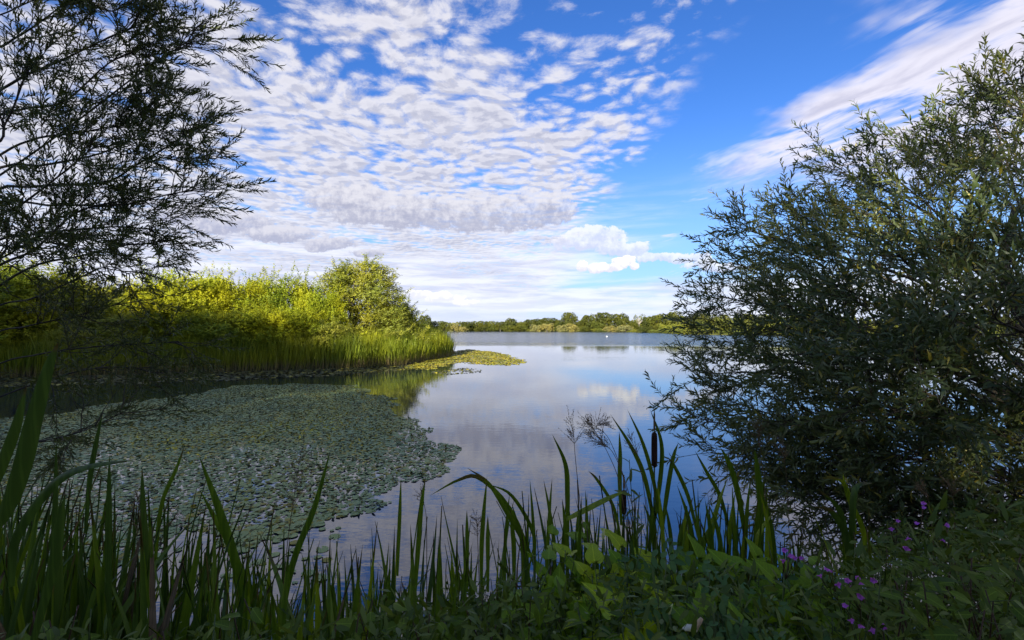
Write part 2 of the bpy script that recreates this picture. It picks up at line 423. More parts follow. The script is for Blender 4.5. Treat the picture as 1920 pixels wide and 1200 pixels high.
def hgt(x, y):
    s = lake_sd(x, y)
    near = np.hypot(x, y) < 14
    land = np.where(near, 0.55 * (1 - np.exp(-np.maximum(s, 0) * .9)), 0.5 * (1 - np.exp(-np.maximum(s, 0) * .5)))
    land = land + np.clip((np.hypot(x, y) - 380) / 3000, 0, 1) * 14
    bed = -1.4 * (1 - np.exp(np.minimum(s, 0) * .35))
    z = np.where(s > 0, land, bed)
    z = z + (np.sin(x * 2.1 + y) * np.sin(y * 1.7 - x * .6)) * .03 * (np.abs(s) > .1)
    return z
n = 300
a = np.sinh(np.linspace(-8.0, 8.0, n)) / math.sinh(8.0) * 4500
gx, gy = np.meshgrid(a, a + 10); gz = hgt(gx, gy)
idx = np.arange(n * n).reshape(n, n)
F = np.stack([idx[:-1, :-1].ravel(), idx[:-1, 1:].ravel(), idx[1:, 1:].ravel(), idx[1:, :-1].ravel()], 1)
tag(obj('ground', mesh('ground', np.stack([gx.ravel(), gy.ravel(), gz.ravel()], 1), F, ground_mat(), smooth=True)), kind='structure')
wv = [(-60, 0, 0), (320, 0, 0), (320, 370, 0), (-60, 370, 0)]
tag(obj('water', mesh('water', wv, [(0, 1, 2, 3)], water_mat())), kind='structure')

# ------------------------------------------------------------------ trees
def crown(seed, H, W, lobes, sprays, leafL, leafW, base=.12, up=.9, shape='round', T=DT, F=DF, per=14, spl=.5, lobe_r=.24):
    """foliage made of sprays of leaves set round the ends of the boughs; returns foliage arrays and bough lines"""
    g = np.random.default_rng(seed)
    cs = []
    for i in range(lobes):
        f = (i + .5) / lobes
        z = base + (1 - base) * (f ** .8) * .86
        if shape == 'round': rr = math.sqrt(max(0, 1 - ((z - .45) / .62) ** 2))
        elif shape == 'tall': rr = max(.12, math.sin(min(1, (1.08 - z) * 1.5) * math.pi / 2)) * (.55 + .45 * math.sin(min(1, z * 3) * math.pi / 2))
        else: rr = max(.25, 1 - (z - .3) ** 2 * 1.1)
        ang = i * 2.39996 + g.uniform(-.3, .3)
        rad = rr * W * .5 * math.sqrt(g.uniform(.15, 1)) * .82
        if shape == 'twin':
            k_ = (i // 2) / (lobes / 2); z = base + (1 - base) * k_ * (.93 if i % 2 else .96)
            side = -1 if i % 2 else 1
            rad = W * .5 * (.62 - .42 * k_ ** 1.3) * math.sqrt(g.uniform(0, 1))
            cs.append((side * W * .5 * (.38 - .10 * k_) + math.cos(ang) * rad * .75 + (W * .12 * (1 - k_) if side > 0 else 0), math.sin(ang) * rad, z * H, lobe_r * g.uniform(.75, 1.2) * W * (1.15 - .35 * k_)))
            continue
        cs.append((math.cos(ang) * rad, math.sin(ang) * rad, z * H, (lobe_r * g.uniform(.7, 1.25)) * min(W, H)))
    P, D = [], []
    for (cx, cy, cz, r) in cs:
        k = sprays // lobes
        d = norm(g.normal(0, 1, (k, 3)) * (1, 1, .9) + (0, 0, .25))
        rad = r * g.uniform(.45, 1, (k, 1)) ** .6
        P.append(np.array([cx, cy, cz]) + d * rad * (1, 1, .85)); D.append(norm(d * .9 + np.array([cx, cy, 0]) / W * .8 + (0, 0, up * .6) + g.normal(0, .3, (k, 3))))
    # a few long shoots that break the outline
    k = int(lobes * 2.2)
    ii = g.integers(0, lobes, k); C = np.array([c[:3] for c in cs])[ii]; r = np.array([c[3] for c in cs])[ii][:, None]
    d = norm(g.normal(0, .5, (k, 3)) + (0, 0, up) + C / (W) * (1, 1, 0))
    for s in ((.8, 1.1, 1.45, 1.8, 2.1) if per > 1 else (.8, .95, 1.05)):
        P.append(C + d * r * s); D.append(d + g.normal(0, .12, (k, 3)))
    P = np.concatenate(P); D = norm(np.concatenate(D)); m = len(P)
    t = np.tile(np.linspace(0, 1, per), m); PP = np.repeat(P, per, 0); DD = np.repeat(D, per, 0)
    side = norm(np.cross(DD, g.normal(0, 1, DD.shape)))
    sag = np.array([0, 0, -1.0]) * (t[:, None] ** 2) * .10 * spl
    pos = PP + DD * (t[:, None] * spl * g.uniform(.7, 1.2, (len(PP), 1))) + sag
    ld = norm(DD * .55 + side * 1.0)
    outw = norm(pos * (1, 1, 0) + (0, 0, H * .25))
    nn = norm(g.normal(0, .55, DD.shape) + outw * .9 + (0, 0, .35))
    V, FF = leaves(pos, ld, nn, leafL * g.uniform(.6, 1.25, len(pos)), leafW * g.uniform(.7, 1.2, len(pos)), T, F)
    V[:, 2] = np.maximum(V[:, 2], .02)
    return V, FF, cs
def trunk_arrays(cs, H, r0, stems=1, seed=0, sides=7):
    g = np.random.default_rng(seed); b = Buf()
    tops = []
    for s in range(stems):
        an = s * 2.4; sx, sy = (math.cos(an) * .25 * (stems > 1), math.sin(an) * .25 * (stems > 1))
        pts = [(sx, sy, -.4), (sx * 1.6, sy * 1.6, H * .2), (sx * 2.5 + g.normal(0, .02) * H, sy * 2.5 + g.normal(0, .02) * H, H * .45), (sx * 3.5, sy * 3.5, H * .8)]
        b.add(*tube(pts, [r0 * 1.25, r0, r0 * .7, r0 * .2], sides)); tops.append(pts)
    tb = Buf()
    for i, c in enumerate(cs):
        st = tops[i % stems]; f = min(.9, max(.15, c[2] / H * .6))
        k = 1 if f < .35 else 2
        p0 = np.array(st[k]); p1 = np.array(c[:3])
        mid = (p0 + p1) / 2 + g.normal(0, .04, 3) * H * (1, 1, .3)
        tb.add(*tube([p0, mid, p1, p1 + (p1 - mid) * .4], [r0 * .42, r0 * .26, r0 * .12, r0 * .04], 5))
    return b, tb
TREES = {}
def variant(key, seed, H, W, leaf, bark, stems=1, r0=.09, **kw):
    V, FF, cs = crown(seed, H, W, **kw)
    b, tb = trunk_arrays(cs, H, r0, stems, seed)
    TREES[key] = (mesh('crown_' + key, V, FF, leaf), b.mesh('trunk_' + key, M[bark], True), tb.mesh('boughs_' + key, M[bark], True), float(np.percentile(V[:, 2], 99.7)), W)
def plant_tree(key, x, y, z, H, W, name, label, cat, group, rz=None):
    c, t, bo, h0, w0 = TREES[key]
    sh, sw = H / h0, W / w0
    o = thing(name, label, cat, (x, y, z), group, rz if rz is not None else random.uniform(0, 6.28), (sw, sw, sh))
    obj('trunk', t, o); obj('branches', bo, o); obj('crown', c, o)
    return o
SH = dict(lobes=44, sprays=4300, leafL=.135, leafW=.06, per=12, spl=.5, base=.06, lobe_r=.135)
variant('shrub_a', 1, 5.2, 5.4, M['shrub'], 'bark', 4, .07, **SH)
variant('shrub_b', 2, 5.2, 5.0, M['shrub2'], 'bark', 4, .07, **SH)
variant('shrub_c', 3, 5.2, 5.6, M['shrub'], 'bark', 5, .06, **dict(SH, up=1.4))
variant('willow_tall', 4, 6.6, 5.0, M['white_willow'], 'bark', 3, .09, lobes=48, sprays=4200, leafL=.15, leafW=.05, per=13, spl=.5, base=.12, shape='twin', up=1.3, lobe_r=.135)
variant('low_pale', 5, 3.0, 4.2, M['white_willow'], 'bark', 5, .05, lobes=16, sprays=1700, leafL=.14, leafW=.055, per=12, spl=.4, base=.05)
FK = dict(per=1, spl=.1)
variant('oak_a', 11, 12, 13, M['dark_tree'], 'oak_bark', 1, .45, lobes=16, sprays=3600, leafL=.85, leafW=.6, base=.16, lobe_r=.22, **FK)
variant('oak_b', 12, 12, 12, M['dark_tree'], 'oak_bark', 1, .45, lobes=20, sprays=3600, leafL=.8, leafW=.6, base=.18, lobe_r=.19, **FK)
variant('alder_a', 13, 12, 11, M['mid_tree'], 'oak_bark', 1, .35, lobes=18, sprays=3600, leafL=.75, leafW=.5, base=.10, lobe_r=.19, **FK)
variant('alder_b', 14, 12, 9, M['mid_tree'], 'oak_bark', 1, .35, lobes=15, sprays=3000, leafL=.8, leafW=.5, base=.08, shape='tall', lobe_r=.24, **FK)
variant('sallow', 15, 6, 9, M['pale_bush'], 'oak_bark', 3, .2, lobes=14, sprays=2400, leafL=.6, leafW=.4, base=.06, lobe_r=.24, **FK)
variant('big_ash', 16, 12, 11, M['dark_tree'], 'oak_bark', 1, .3, lobes=34, sprays=5200, leafL=.34, leafW=.20, base=.10, lobe_r=.17, per=8, spl=.7)
variant('thin_ash', 17, 12, 11, M['dark_tree'], 'oak_bark', 1, .3, lobes=30, sprays=1250, leafL=.34, leafW=.20, base=.10, lobe_r=.15, per=7, spl=.7)

# trees and bushes on the reed-fringed point
PEN = [  # px, top y, width px, d, key, label
 (20, 474, 230, 25, 'shrub_b', 'tall yellow-green sallow at the left edge, seen through the dark osier branches'),
 (120, 520, 170, 29, 'shrub_c', 'yellow-green bush behind the osier branches, between the edge sallow and the pale bush'),
 (205, 566, 150, 26.5, 'low_pale', 'low pale green willow bush at the left end of the point'),
 (150, 598, 120, 24.8, 'low_pale', 'small pale bush at the shaded water edge under the osier branches'),
 (285, 545, 130, 28, 'shrub_b', 'yellow-green bush sloping up to the right of the low pale bush'),
 (352, 508, 175, 29, 'shrub_a', 'broad sunlit bush with feathery top, leftmost of the tall bushes on the point'),
 (438, 507, 150, 31, 'shrub_c', 'tall sunlit bush with spiky shoots in the middle of the point'),
 (415, 575, 150, 27.5, 'shrub_b', 'bright lower bush in front of the feathery bushes on the point'),
 (520, 570, 130, 28.2, 'shrub_a', 'golden green lower bush beside the reed bed, centre of the point'),
 (535, 510, 130, 32, 'shrub_b', 'sunlit bush with a knobbly raised top left of the big willow'),
 (598, 535, 100, 31, 'shrub_c', 'smaller bush filling the dip beside the big willow'),
 (620, 592, 120, 29.6, 'low_pale', 'low willow scrub at the foot of the big willow'),
 (672, 487, 170, 34, 'willow_tall', 'tallest willow on the point, twin-topped and pale yellow-green'),
 (742, 560, 80, 37, 'shrub_b', 'bush sloping down on the right side of the big willow'),
 (772, 590, 60, 42, 'low_pale', 'last small yellowish bush near the tip of the point'),
]
for i, (px, ty, wpx, d, key, lab) in enumerate(PEN):
    top = at(px, ty, d); z = float(hgt(top.x, top.y))
    W = wpx / FPX * d * 1.08
    plant_tree(key, top.x, top.y, z - .05, top.z - z, W, rz=0.0 if key == 'willow_tall' else None, name='willow_tree' if key == 'willow_tall' else 'bush', label=lab, cat='tree' if key == 'willow_tall' else 'bush', group='trees and bushes on the reedy point')
# wooded rise behind
for i, (px, ty, w) in enumerate([(150, 548, 60), (188, 540, 62), (226, 537, 60), (262, 539, 58), (300, 542, 60), (110, 545, 60), (60, 540, 70), (0, 545, 80)]):
    d = 75 + (i % 3) * 6; t = at(px, ty, d)
    z = float(hgt(t.x, t.y))
    plant_tree(('oak_a', 'alder_a', 'oak_b')[i % 3], t.x, t.y, z, t.z - z, w / FPX * d * 1.15, 'woodland_tree',
               ['brown-green tree on the low wooded rise, fourth from the right', 'brown-green tree on the low wooded rise, third tree left of the tall bushes... behind them', 'brown-green rounded tree on the wooded rise, second from its right end',
                'dark tree on the wooded rise, near its right end', 'rightmost tree of the wooded rise, tucked behind the feathery bush', 'tree on the wooded rise glimpsed behind the dark osier branches',
                'tree behind the edge sallow, almost hidden by osier twigs', 'leftmost tree of the wooded rise at the picture edge'][i].replace('... behind them', ''), 'tree', 'trees on the wooded rise behind the point')
# far shore
FAR = [  # px, top y, width px, d, key
 (797, 591, 24, 240, 'oak_a', 'dark round tree rising just right of the reedy point'), (814, 602, 18, 250, 'alder_a', 'small mid-green tree below the dark round one beyond the point'),
 (832, 602, 22, 270, 'alder_b', 'mid-green tree on the far shore above the reed tip'), (852, 604, 18, 290, 'sallow', 'pale small tree at the left end of the far shore'),
 (876, 603, 20, 338, 'oak_b', 'dark tree at the start of the far shore row'), (893, 602, 22, 345, 'alder_a', 'mid-green tree beside the first dark tree of the far row'),
 (908, 602, 20, 345, 'oak_a', 'dark low tree left of the taller oak on the far shore'), (922, 602, 17, 345, 'alder_a', 'narrow green tree close to the left of the taller oak'),
 (938, 603, 18, 345, 'oak_b', 'low dark tree touching the taller oak from the left'), (957, 597, 24, 345, 'oak_a', 'taller dark oak standing above the left half of the far row'),
 (979, 603, 18, 345, 'alder_a', 'small round tree right of the taller oak'), (995, 599, 24, 350, 'oak_b', 'dark tree behind the first pale bushes of the far shore'),
 (1012, 598, 26, 352, 'oak_a', 'dark broad tree above the pale sallows'), (1031, 596, 28, 352, 'oak_b', 'broad tree left of the lone tall oak'),
 (1049, 599, 24, 350, 'oak_a', 'dark tree at the left foot of the lone tall oak'), (1068, 586, 25, 345, 'oak_b', 'lone tall oak standing clear of the far tree line'),
 (1090, 600, 22, 345, 'alder_a', 'low tree in the gap right of the lone tall oak'), (1104, 590, 32, 335, 'oak_a', 'large rounded oak, first of the big right-hand group'),
 (1121, 602, 20, 325, 'alder_a', 'small tree between the two large oaks'), (1134, 586, 32, 325, 'oak_b', 'highest rounded oak of the right-hand group'),
 (1163, 588, 34, 318, 'oak_a', 'flat-topped oak right of the highest one'), (1184, 600, 18, 315, 'alder_b', 'low tree right of the flat-topped oak'),
 (1217, 594, 22, 300, 'oak_b', 'dark tree right of the half-bare tree'), (1234, 589, 32, 285, 'alder_b', 'upright grey-green tree with pointed crown on the far right'),
 (1262, 584, 32, 290, 'oak_a', 'wide dark oak near the overhanging willow'), (1285, 592, 26, 280, 'alder_a', 'mid-green tree left of the willow edge on the far shore'),
 (1312, 587, 34, 265, 'oak_b', 'dark tree partly hidden behind the willow twigs on the far shore'), (1350, 590, 36, 250, 'alder_a', 'tree behind the willow foliage on the far right shore'),
 (1400, 588, 44, 230, 'oak_a', 'far shore tree seen only through gaps of the big willow'), (1450, 590, 50, 215, 'alder_b', 'green far shore tree glimpsed behind the willow crown'),
 (1520, 586, 60, 200, 'oak_b', 'rightmost far shore tree hidden deep behind the willow'),
]
for (px, ty, w, d, key, lab) in FAR:
    t = at(px, ty, d); z = max(0.2, float(hgt(t.x, t.y)))
    plant_tree(key, t.x, t.y, z, t.z - z, w / FPX * d * 1.2, 'shore_tree', lab, 'tree', 'trees along the far shore')
BU = [(953, 610, 22, 325, 'olive bush at the water edge below the taller oak'), (975, 610, 26, 322, 'wide olive bush on the far bank right of the taller oak'), (1006, 608, 24, 322, 'pale bush left of the pale pair on the far bank'),
      (1026, 606, 28, 322, 'pale domed bush in the middle of the far bank'), (1052, 610, 18, 315, 'small pale bush under the lone tall oak'), (1068, 607, 30, 312, 'broad pale bush below the lone tall oak'),
      (1096, 612, 22, 312, 'low green bush under the large oaks'), (1143, 611, 24, 300, 'low bush at the foot of the highest oak'), (1172, 609, 30, 290, 'yellowish bush below the flat-topped oak'),
      (1203, 612, 18, 255, 'dark small round bush on the right bank'), (1222, 611, 22, 255, 'yellow-green bush right of the dark round one'), (1249, 607, 26, 245, 'bright bush below the upright grey-green tree'),
      (1278, 604, 34, 235, 'bright yellow-green bush on the bank beside the willow'), (1310, 603, 36, 225, 'yellow-green bush behind the willow tips on the bank'), (1470, 600, 90, 150, 'bright yellow-green bush seen through the willow on the right bank'),
      (866, 612, 20, 330, 'low pale bush at the left end of the far shore'), (900, 613, 22, 333, 'low bush below the first dark trees of the far row')]
for i, (px, ty, w, d, lab) in enumerate(BU):
    t = at(px, ty, d); z = max(.2, float(hgt(t.x, t.y)))
    key = 'alder_a' if ('green' in lab or 'olive' in lab or 'dark' in lab) else 'sallow'
    if 'dark' in lab: key = 'oak_a'
    if 'bright' in lab: key = 'low_pale'
    plant_tree(key, t.x, t.y, z - .3, t.z - z + .3, w / FPX * d * 1.15, 'shore_bush', lab, 'bush', 'bushes on the far bank')
# half-bare tree: grey limbs over a thin crown
t = at(1198, 589, 308); z = max(.2, float(hgt(t.x, t.y)))
o = thing('bare_tree', 'half-bare tree with twisting pale grey limbs among the far oaks', 'tree', (t.x, t.y, z))
g = np.random.default_rng(5); b = Buf(); hh = t.z - z
b.add(*tube([(0, 0, -.3), (.2, 0, hh * .35), (0, 0, hh * .5)], [.5, .4, .3], 7)); me_t = b.mesh('bare_trunk', M['oak_bark'], True); obj('trunk', me_t, o)
b = Buf(); tipsP = []
pale = solid('dead_wood', (.30, .27, .23), (.42, .38, .33), 2, .9, .1, .2)
for k in range(16):
    an = k * 2.4; rr = g.uniform(1.5, 5.5); p = [np.array((0, 0, hh * .4))]
    end = np.array((math.cos(an) * rr, math.sin(an) * rr, hh * g.uniform(.6, 1.0)))
    for s in (.35, .7, 1): p.append(p[0] * (1 - s) + end * s + g.normal(0, .35, 3))
    b.add(*tube(p, [.24, .18, .12, .05], 5)); tipsP.append(p[-1])
obj('limb', b.mesh('bare_limbs', pale, True), o)
V, FF, cs = crown(33, hh, 9, lobes=14, sprays=700, leafL=.7, leafW=.5, base=.1, lobe_r=.16, **FK)
obj('crown', mesh('thin_crown', V, FF, M['mid_tree']), o)

# distant woodland that fills the row and far bank rough grass
g = np.random.default_rng(8)
def ribbon_scatter(pts, n_, depth, hmin, hmax, L, W_, seed):
    g = np.random.default_rng(seed); pts = np.array(pts, float)
    seg = np.linalg.norm(np.diff(pts, axis=0), axis=1); cum = np.concatenate([[0], np.cumsum(seg)])
    s = g.uniform(0, cum[-1], n_); x = np.interp(s, cum, pts[:, 0]); y = np.interp(s, cum, pts[:, 1])
    prof = hmin + (hmax - hmin) * (.5 + .5 * np.sin(s * .21) * np.sin(s * .083 + 1)) * (.75 + .25 * np.sin(s * .9))
    x = x + g.uniform(0, depth, n_) * .2; y = y + g.uniform(0, depth, n_)
    z = hgt(x, y) + prof * g.uniform(0, 1, n_) ** .8
    P = np.stack([x, y, z], 1)
    return leaves(P, norm(g.normal(0, 1, (n_, 3)) + (0, 0, .5)), norm(g.normal(0, 1, (n_, 3)) + (0, -.8, .6)), L * g.uniform(.7, 1.3, n_), W_, DT, DF)
V, FF = ribbon_scatter([(-50, 360), (-10, 366), (40, 362), (84, 330), (95, 250), (95, 205), (130, 170), (220, 150)], 26000, 16, 3.5, 7.0, 1.1, .8, 4)
tag(obj('distant_woodland', mesh('distant_woodland', V, FF, M['dark_tree'])), 'dark continuous woodland behind the far shore trees', 'woodland', kind='stuff')
V, FF = ribbon_scatter([(-44, 337), (-10, 349), (30, 337), (68, 302), (72.5, 240), (64, 174), (90, 141), (170, 121)], 26000, 3, .4, 1.9, .9, .18, 6)
V[:, 2] = np.maximum(V[:, 2], .0)
tag(obj('shore_reeds', mesh('shore_reeds', V, FF, M['mid_tree'])), 'low green reed fringe along the far waterline', 'reeds', kind='stuff')

# trees that stand behind the viewer and shade the near bank
BACK = [(-26.8 - 4.3 * k, -25 + (k % 2) * .8, 18.3 + (k * 5 % 4) * .2, 12.5) for k in range(13)] + [(-19, -24, 14.0, 12), (-11, -25, 13.8, 12), (-4, -24, 14.2, 12), (3, -25, 13.8, 12), (10, -25, 14.5, 12), (17, -24, 14, 12), (-15, -32, 15.4, 11), (-40, -35, 21.3, 14), (-54, -35, 21.3, 14)]
for i, (x, y, H, W) in enumerate(BACK):
    plant_tree('thin_ash' if -10 < x < 8 else 'big_ash', x, y, .5, H, W, 'bank_tree', 'leafy tree on the bank behind the viewer, casting the foreground shade', 'tree', 'trees behind the viewer')

# ------------------------------------------------------------------ reed bed on the point
def reed_bed():
    g = np.random.default_rng(21)
    n_ = 150000
    x = g.uniform(-34, -4, n_); y = g.uniform(17, 62, n_)
    s = lake_sd(x, y)
    tip = np.clip((y - 29) / 8, 0, 1)
    keep = (s > -.25) & (s < 2.6 + tip * 3.2) & (x > -30) & (g.uniform(0, 1, n_) < np.where(s < 1.3, 1, .55))
    x, y, s, tip = x[keep], y[keep], s[keep], tip[keep]; k = len(x)
    lump = .5 + .5 * np.sin(x * 1.9 + y * .8) * np.sin(y * 1.3 - x * .7)
    Hh = (1.25 + .45 * lump + np.clip(s, 0, 1.5) * .22 + tip * .30) * g.uniform(.72, 1.12, k)
    Hh *= np.where(s < .05, .8, 1)
    z = np.maximum(hgt(x, y), -.05)
    D = norm(g.normal(0, .11, (k, 3)) * (1, 1, 0) + (0.05, 0, 1)); N = norm(g.normal(0, 1, (k, 3)) * (1, 1, .1) + (0, -.4, 0))
    T = np.array([(0, -.35, 0), (0, .35, 0), (.55, -.5, .0), (.55, .5, .0), (1, 0, .10)]); Fq = np.array([(0, 1, 3), (0, 3, 2), (2, 3, 4)])
    V, FF = leaves(np.stack([x, y, z], 1), D, N, Hh, g.uniform(.018, .034, k), T, Fq)
    return V, FF, k
V, FF, k = reed_bed()
tag(obj('reed_bed', mesh('reed_bed', V, FF, M['reed'])), 'dense reed bed fringing the point, sunlit at its tip', 'reeds', kind='stuff')
# low scrub filling under the bushes
g = np.random.default_rng(22); n_ = 30000
x = g.uniform(-34, -6, n_); y = g.uniform(22, 60, n_); s = lake_sd(x, y); kp = (s > 1.6) & (s < 9)
x, y = x[kp], y[kp]; k = len(x)
V, FF = leaves(np.stack([x, y, hgt(x, y) + g.uniform(0, 1.7, k)], 1), norm(g.normal(0, 1, (k, 3)) + (0, 0, .8)), norm(g.normal(0, 1, (k, 3)) + (0, -.5, .4)), .26, .12, DT, DF)
tag(obj('undergrowth', mesh('undergrowth', V, FF, M['shrub2'])), 'yellow-green undergrowth between the reeds and bushes', 'undergrowth', kind='stuff')

# ------------------------------------------------------------------ lily pads
def pip(x, y, poly):
    ins = np.zeros(x.shape, bool); n_ = len(poly)
    for i in range(n_):
        x1, y1 = poly[i]; x2, y2 = poly[(i + 1) % n_]
        ins ^= ((y1 > y) != (y2 > y)) & (x < (x2 - x1) * (y - y1) / (y2 - y1 + 1e-12) + x1)
    return ins
def wpoly(pp):
    out = []
    for px, py in pp:
        d = CAM_H * FPX / (py - HOR); out.append(((px - 960) / FPX * d, d))
    return out
def pad_shape(nseg):
    an = np.linspace(.22, 2 * math.pi - .22, nseg)
    r = 1 + .05 * np.cos(an * 2)
    T = [(0.12, 0, 0)] + [(math.cos(a) * r_, math.sin(a) * r_, .018 * math.cos(3 * a) + .01) for a, r_ in zip(an, r)]
    return np.array(T), np.array([(0, i, i + 1) for i in range(1, nseg)])
def wave2(x, y, s, ph): return np.sin(x * s + ph + 1.3 * np.sin(y * s * .7)) * np.sin(y * s * 1.2 - ph + 1.1 * np.sin(x * s * .8))
def scatter_pads(poly, sp, seed, gapamt=.0, edge=.25):
    g = np.random.default_rng(seed); P = np.array(poly)
    x0, y0 = P.min(0); x1, y1 = P.max(0)
    X, Y = np.meshgrid(np.arange(x0, x1, sp), np.arange(y0, y1, sp))
    X = X.ravel() + g.uniform(-.6, .6, X.size) * sp; Y = Y.ravel() + g.uniform(-.6, .6, Y.size) * sp
    wx = X + wave2(X, Y, 2.1, .5) * edge + wave2(X, Y, 7, 2) * edge * .35; wy = Y + wave2(X, Y, 2.7, 2.2) * edge + wave2(Y, X, 6, 1) * edge * .3
    k = pip(wx, wy, poly) & (lake_sd(X, Y) < -.02)
    k &= (wave2(X, Y, 1.7, 1) + wave2(X, Y, 4.3, 3) * .7 + g.normal(0, .5, X.size)) > (-1.9 + gapamt)
    return X[k], Y[k]
def pad_arrays(X, Y, r, seed, nseg=8, tilt=.10, zz=.004):
    g = np.random.default_rng(seed); k = len(X); T, F_ = pad_shape(nseg)
    an = g.uniform(0, 6.28, k)
    D = np.stack([np.cos(an), np.sin(an), g.normal(0, tilt, k)], 1); N = norm(np.stack([g.normal(0, tilt, k), g.normal(0, tilt, k), np.ones(k)], 1))
    P = np.stack([X, Y, zz + g.uniform(0, .008, k)], 1)
    rr = r * (.45 + .85 * g.uniform(0, 1, k) ** 1.3)
    return leaves(P, D, N, rr, rr, T, F_)
MAIN = wpoly([(-420, 1050), (-300, 820), (-60, 790), (110, 776), (250, 750), (330, 746), (430, 724), (560, 719), (660, 722), (735, 748), (740, 778), (800, 798), (838, 842), (850, 880), (800, 903), (720, 925), (665, 962), (620, 985), (480, 1012), (330, 1010), (250, 1060), (150, 1110), (0, 1150)])
X, Y = scatter_pads(MAIN, .061, 41, 0.0)
dist = np.hypot(X, Y); vis = np.abs(X / Y) < 1.08
order = np.argsort(np.where(vis, dist, 99)); big = order[:300]; rest = order[300:]
T, F_ = pad_shape(14)
PADM = [mesh('lily_pad_%d' % i, np.stack([T[:, 0], T[:, 1], T[:, 2] * (1 + i * .6)], 1), F_, M['pad']) for i in range(4)]
for q in big:
    o = obj('lily_pad', PADM[random.randrange(4)], None, (X[q], Y[q], .005 + random.uniform(0, .008)), (random.gauss(0, .05), random.gauss(0, .05), random.uniform(0, 6.28)), random.uniform(.032, .054))
    tag(o, 'small round green lily pad floating at the near edge of the pad carpet', 'lily pad', 'lily pads at the near edge of the carpet')
V, FF = pad_arrays(X[rest], Y[rest], .040, 42, 8, .055)
tag(obj('lily_pad_carpet', mesh('lily_pad_carpet', V, FF, M['pad'])), 'grey-green carpet of countless floating lily pads in the shade', 'lily pads', kind='stuff')
# crumpled and upturned leaves among them
g = np.random.default_rng(43); ii = g.choice(len(X), 9000)
V, FF = leaves(np.stack([X[ii], Y[ii], np.full(9000, .014)], 1), norm(g.normal(0, 1, (9000, 3)) * (1, 1, .35) + (0, 0, .12)), norm(g.normal(0, 1, (9000, 3)) + (0, 0, .8)), .065 * g.uniform(.4, 1.2, 9000), .034, LT, LF)
tag(obj('curled_pads', mesh('curled_pads', V, FF, M['pad_dark'])), 'dull yellow and brown curled leaves scattered over the pad carpet', 'lily pads', kind='stuff')
# stray pads beyond the near edge
X, Y = scatter_pads(wpoly([(270, 1010), (640, 985), (640, 1060), (560, 1110), (330, 1120)]), .16, 44, 1.7)
V, FF = pad_arrays(X, Y, .055, 45, 10, .05); tag(obj('stray_pads', mesh('stray_pads', V, FF, M['pad'])), 'loose scattering of lily pads on open water near the bank', 'lily pads', kind='stuff')
# shaded band along the reeds
X, Y = scatter_pads([(-32, 14), (-25, 17.5), (-17.5, 18.8), (-12, 20.4), (-8.5, 22.6), (-5.2, 26.6), (-6.0, 29.5), (-9, 28), (-14, 27), (-28, 23)], .15, 46, .9, .5)
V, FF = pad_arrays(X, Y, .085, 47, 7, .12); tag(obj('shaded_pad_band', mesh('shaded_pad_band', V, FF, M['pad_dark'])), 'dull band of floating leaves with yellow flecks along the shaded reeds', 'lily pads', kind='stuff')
# sunlit mat off the tip
X, Y = scatter_pads(wpoly([(742, 694), (800, 676), (838, 660), (880, 655), (930, 660), (990, 679), (960, 685), (905, 684), (870, 679), (838, 684), (815, 692)]), .095, 48, .3, .35)
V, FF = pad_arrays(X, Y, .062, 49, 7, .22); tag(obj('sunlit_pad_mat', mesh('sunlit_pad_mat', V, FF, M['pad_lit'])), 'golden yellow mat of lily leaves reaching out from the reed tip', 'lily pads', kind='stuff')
X, Y = scatter_pads(wpoly([(800, 700), (850, 690), (905, 692), (885, 700), (840, 704)]), .12, 50, 1.5, .4)
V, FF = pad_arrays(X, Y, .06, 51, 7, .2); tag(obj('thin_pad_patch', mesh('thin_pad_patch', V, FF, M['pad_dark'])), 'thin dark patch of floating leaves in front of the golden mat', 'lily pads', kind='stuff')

# ------------------------------------------------------------------ swan far out
sw = at(1138, 632, 128)
o = thing('white_bird', 'tiny white water bird floating far out on the lake', 'bird', (sw.x, sw.y, 0), None, R(200), (.42, .42, .5))
b = Buf()
def ellips(c, r, nu_=10, nv_=7):
    V, F = [], []
    for i in range(nv_ + 1):
        th = math.pi * i / nv_
        for j in range(nu_):
            ph = 2 * math.pi * j / nu_
            V.append((c[0] + r[0] * math.cos(th), c[1] + r[1] * math.sin(th) * math.cos(ph), c[2] + r[2] * math.sin(th) * math.sin(ph)))
    for i in range(nv_):
        for j in range(nu_):
            a_, b_ = i * nu_ + j, i * nu_ + (j + 1) % nu_
            F += [(a_, b_, b_ + nu_), (a_, b_ + nu_, a_ + nu_)]
    return V, F
V, F = ellips((0, 0, .14), (.48, .22, .2)); V = [(x, y * (1 - .35 * (x < -.2)), z + max(0, -x - .2) * .5) for x, y, z in V]; b.add(V, F)
b.add(*tube([(.34, 0, .18), (.48, 0, .34), (.40, 0, .55), (.42, 0, .72), (.5, 0, .78), (.58, 0, .75)], [.09, .055, .04, .038, .05, .03], 8))
obj('body', b.mesh('swan_body', M['feather'], True), o)
V, F = tube([(.57, 0, .755), (.63, 0, .735), (.68, 0, .725)], [.024, .018, .006], 6); obj('beak', mesh('swan_beak', V, F, M['beak']), o)
for s in (-1, 1):
    V, F = ellips((-.08, s * .17, .22), (.36, .06, .15)); obj('wing', mesh('swan_wing', V, F, M['feather'], smooth=True), o)

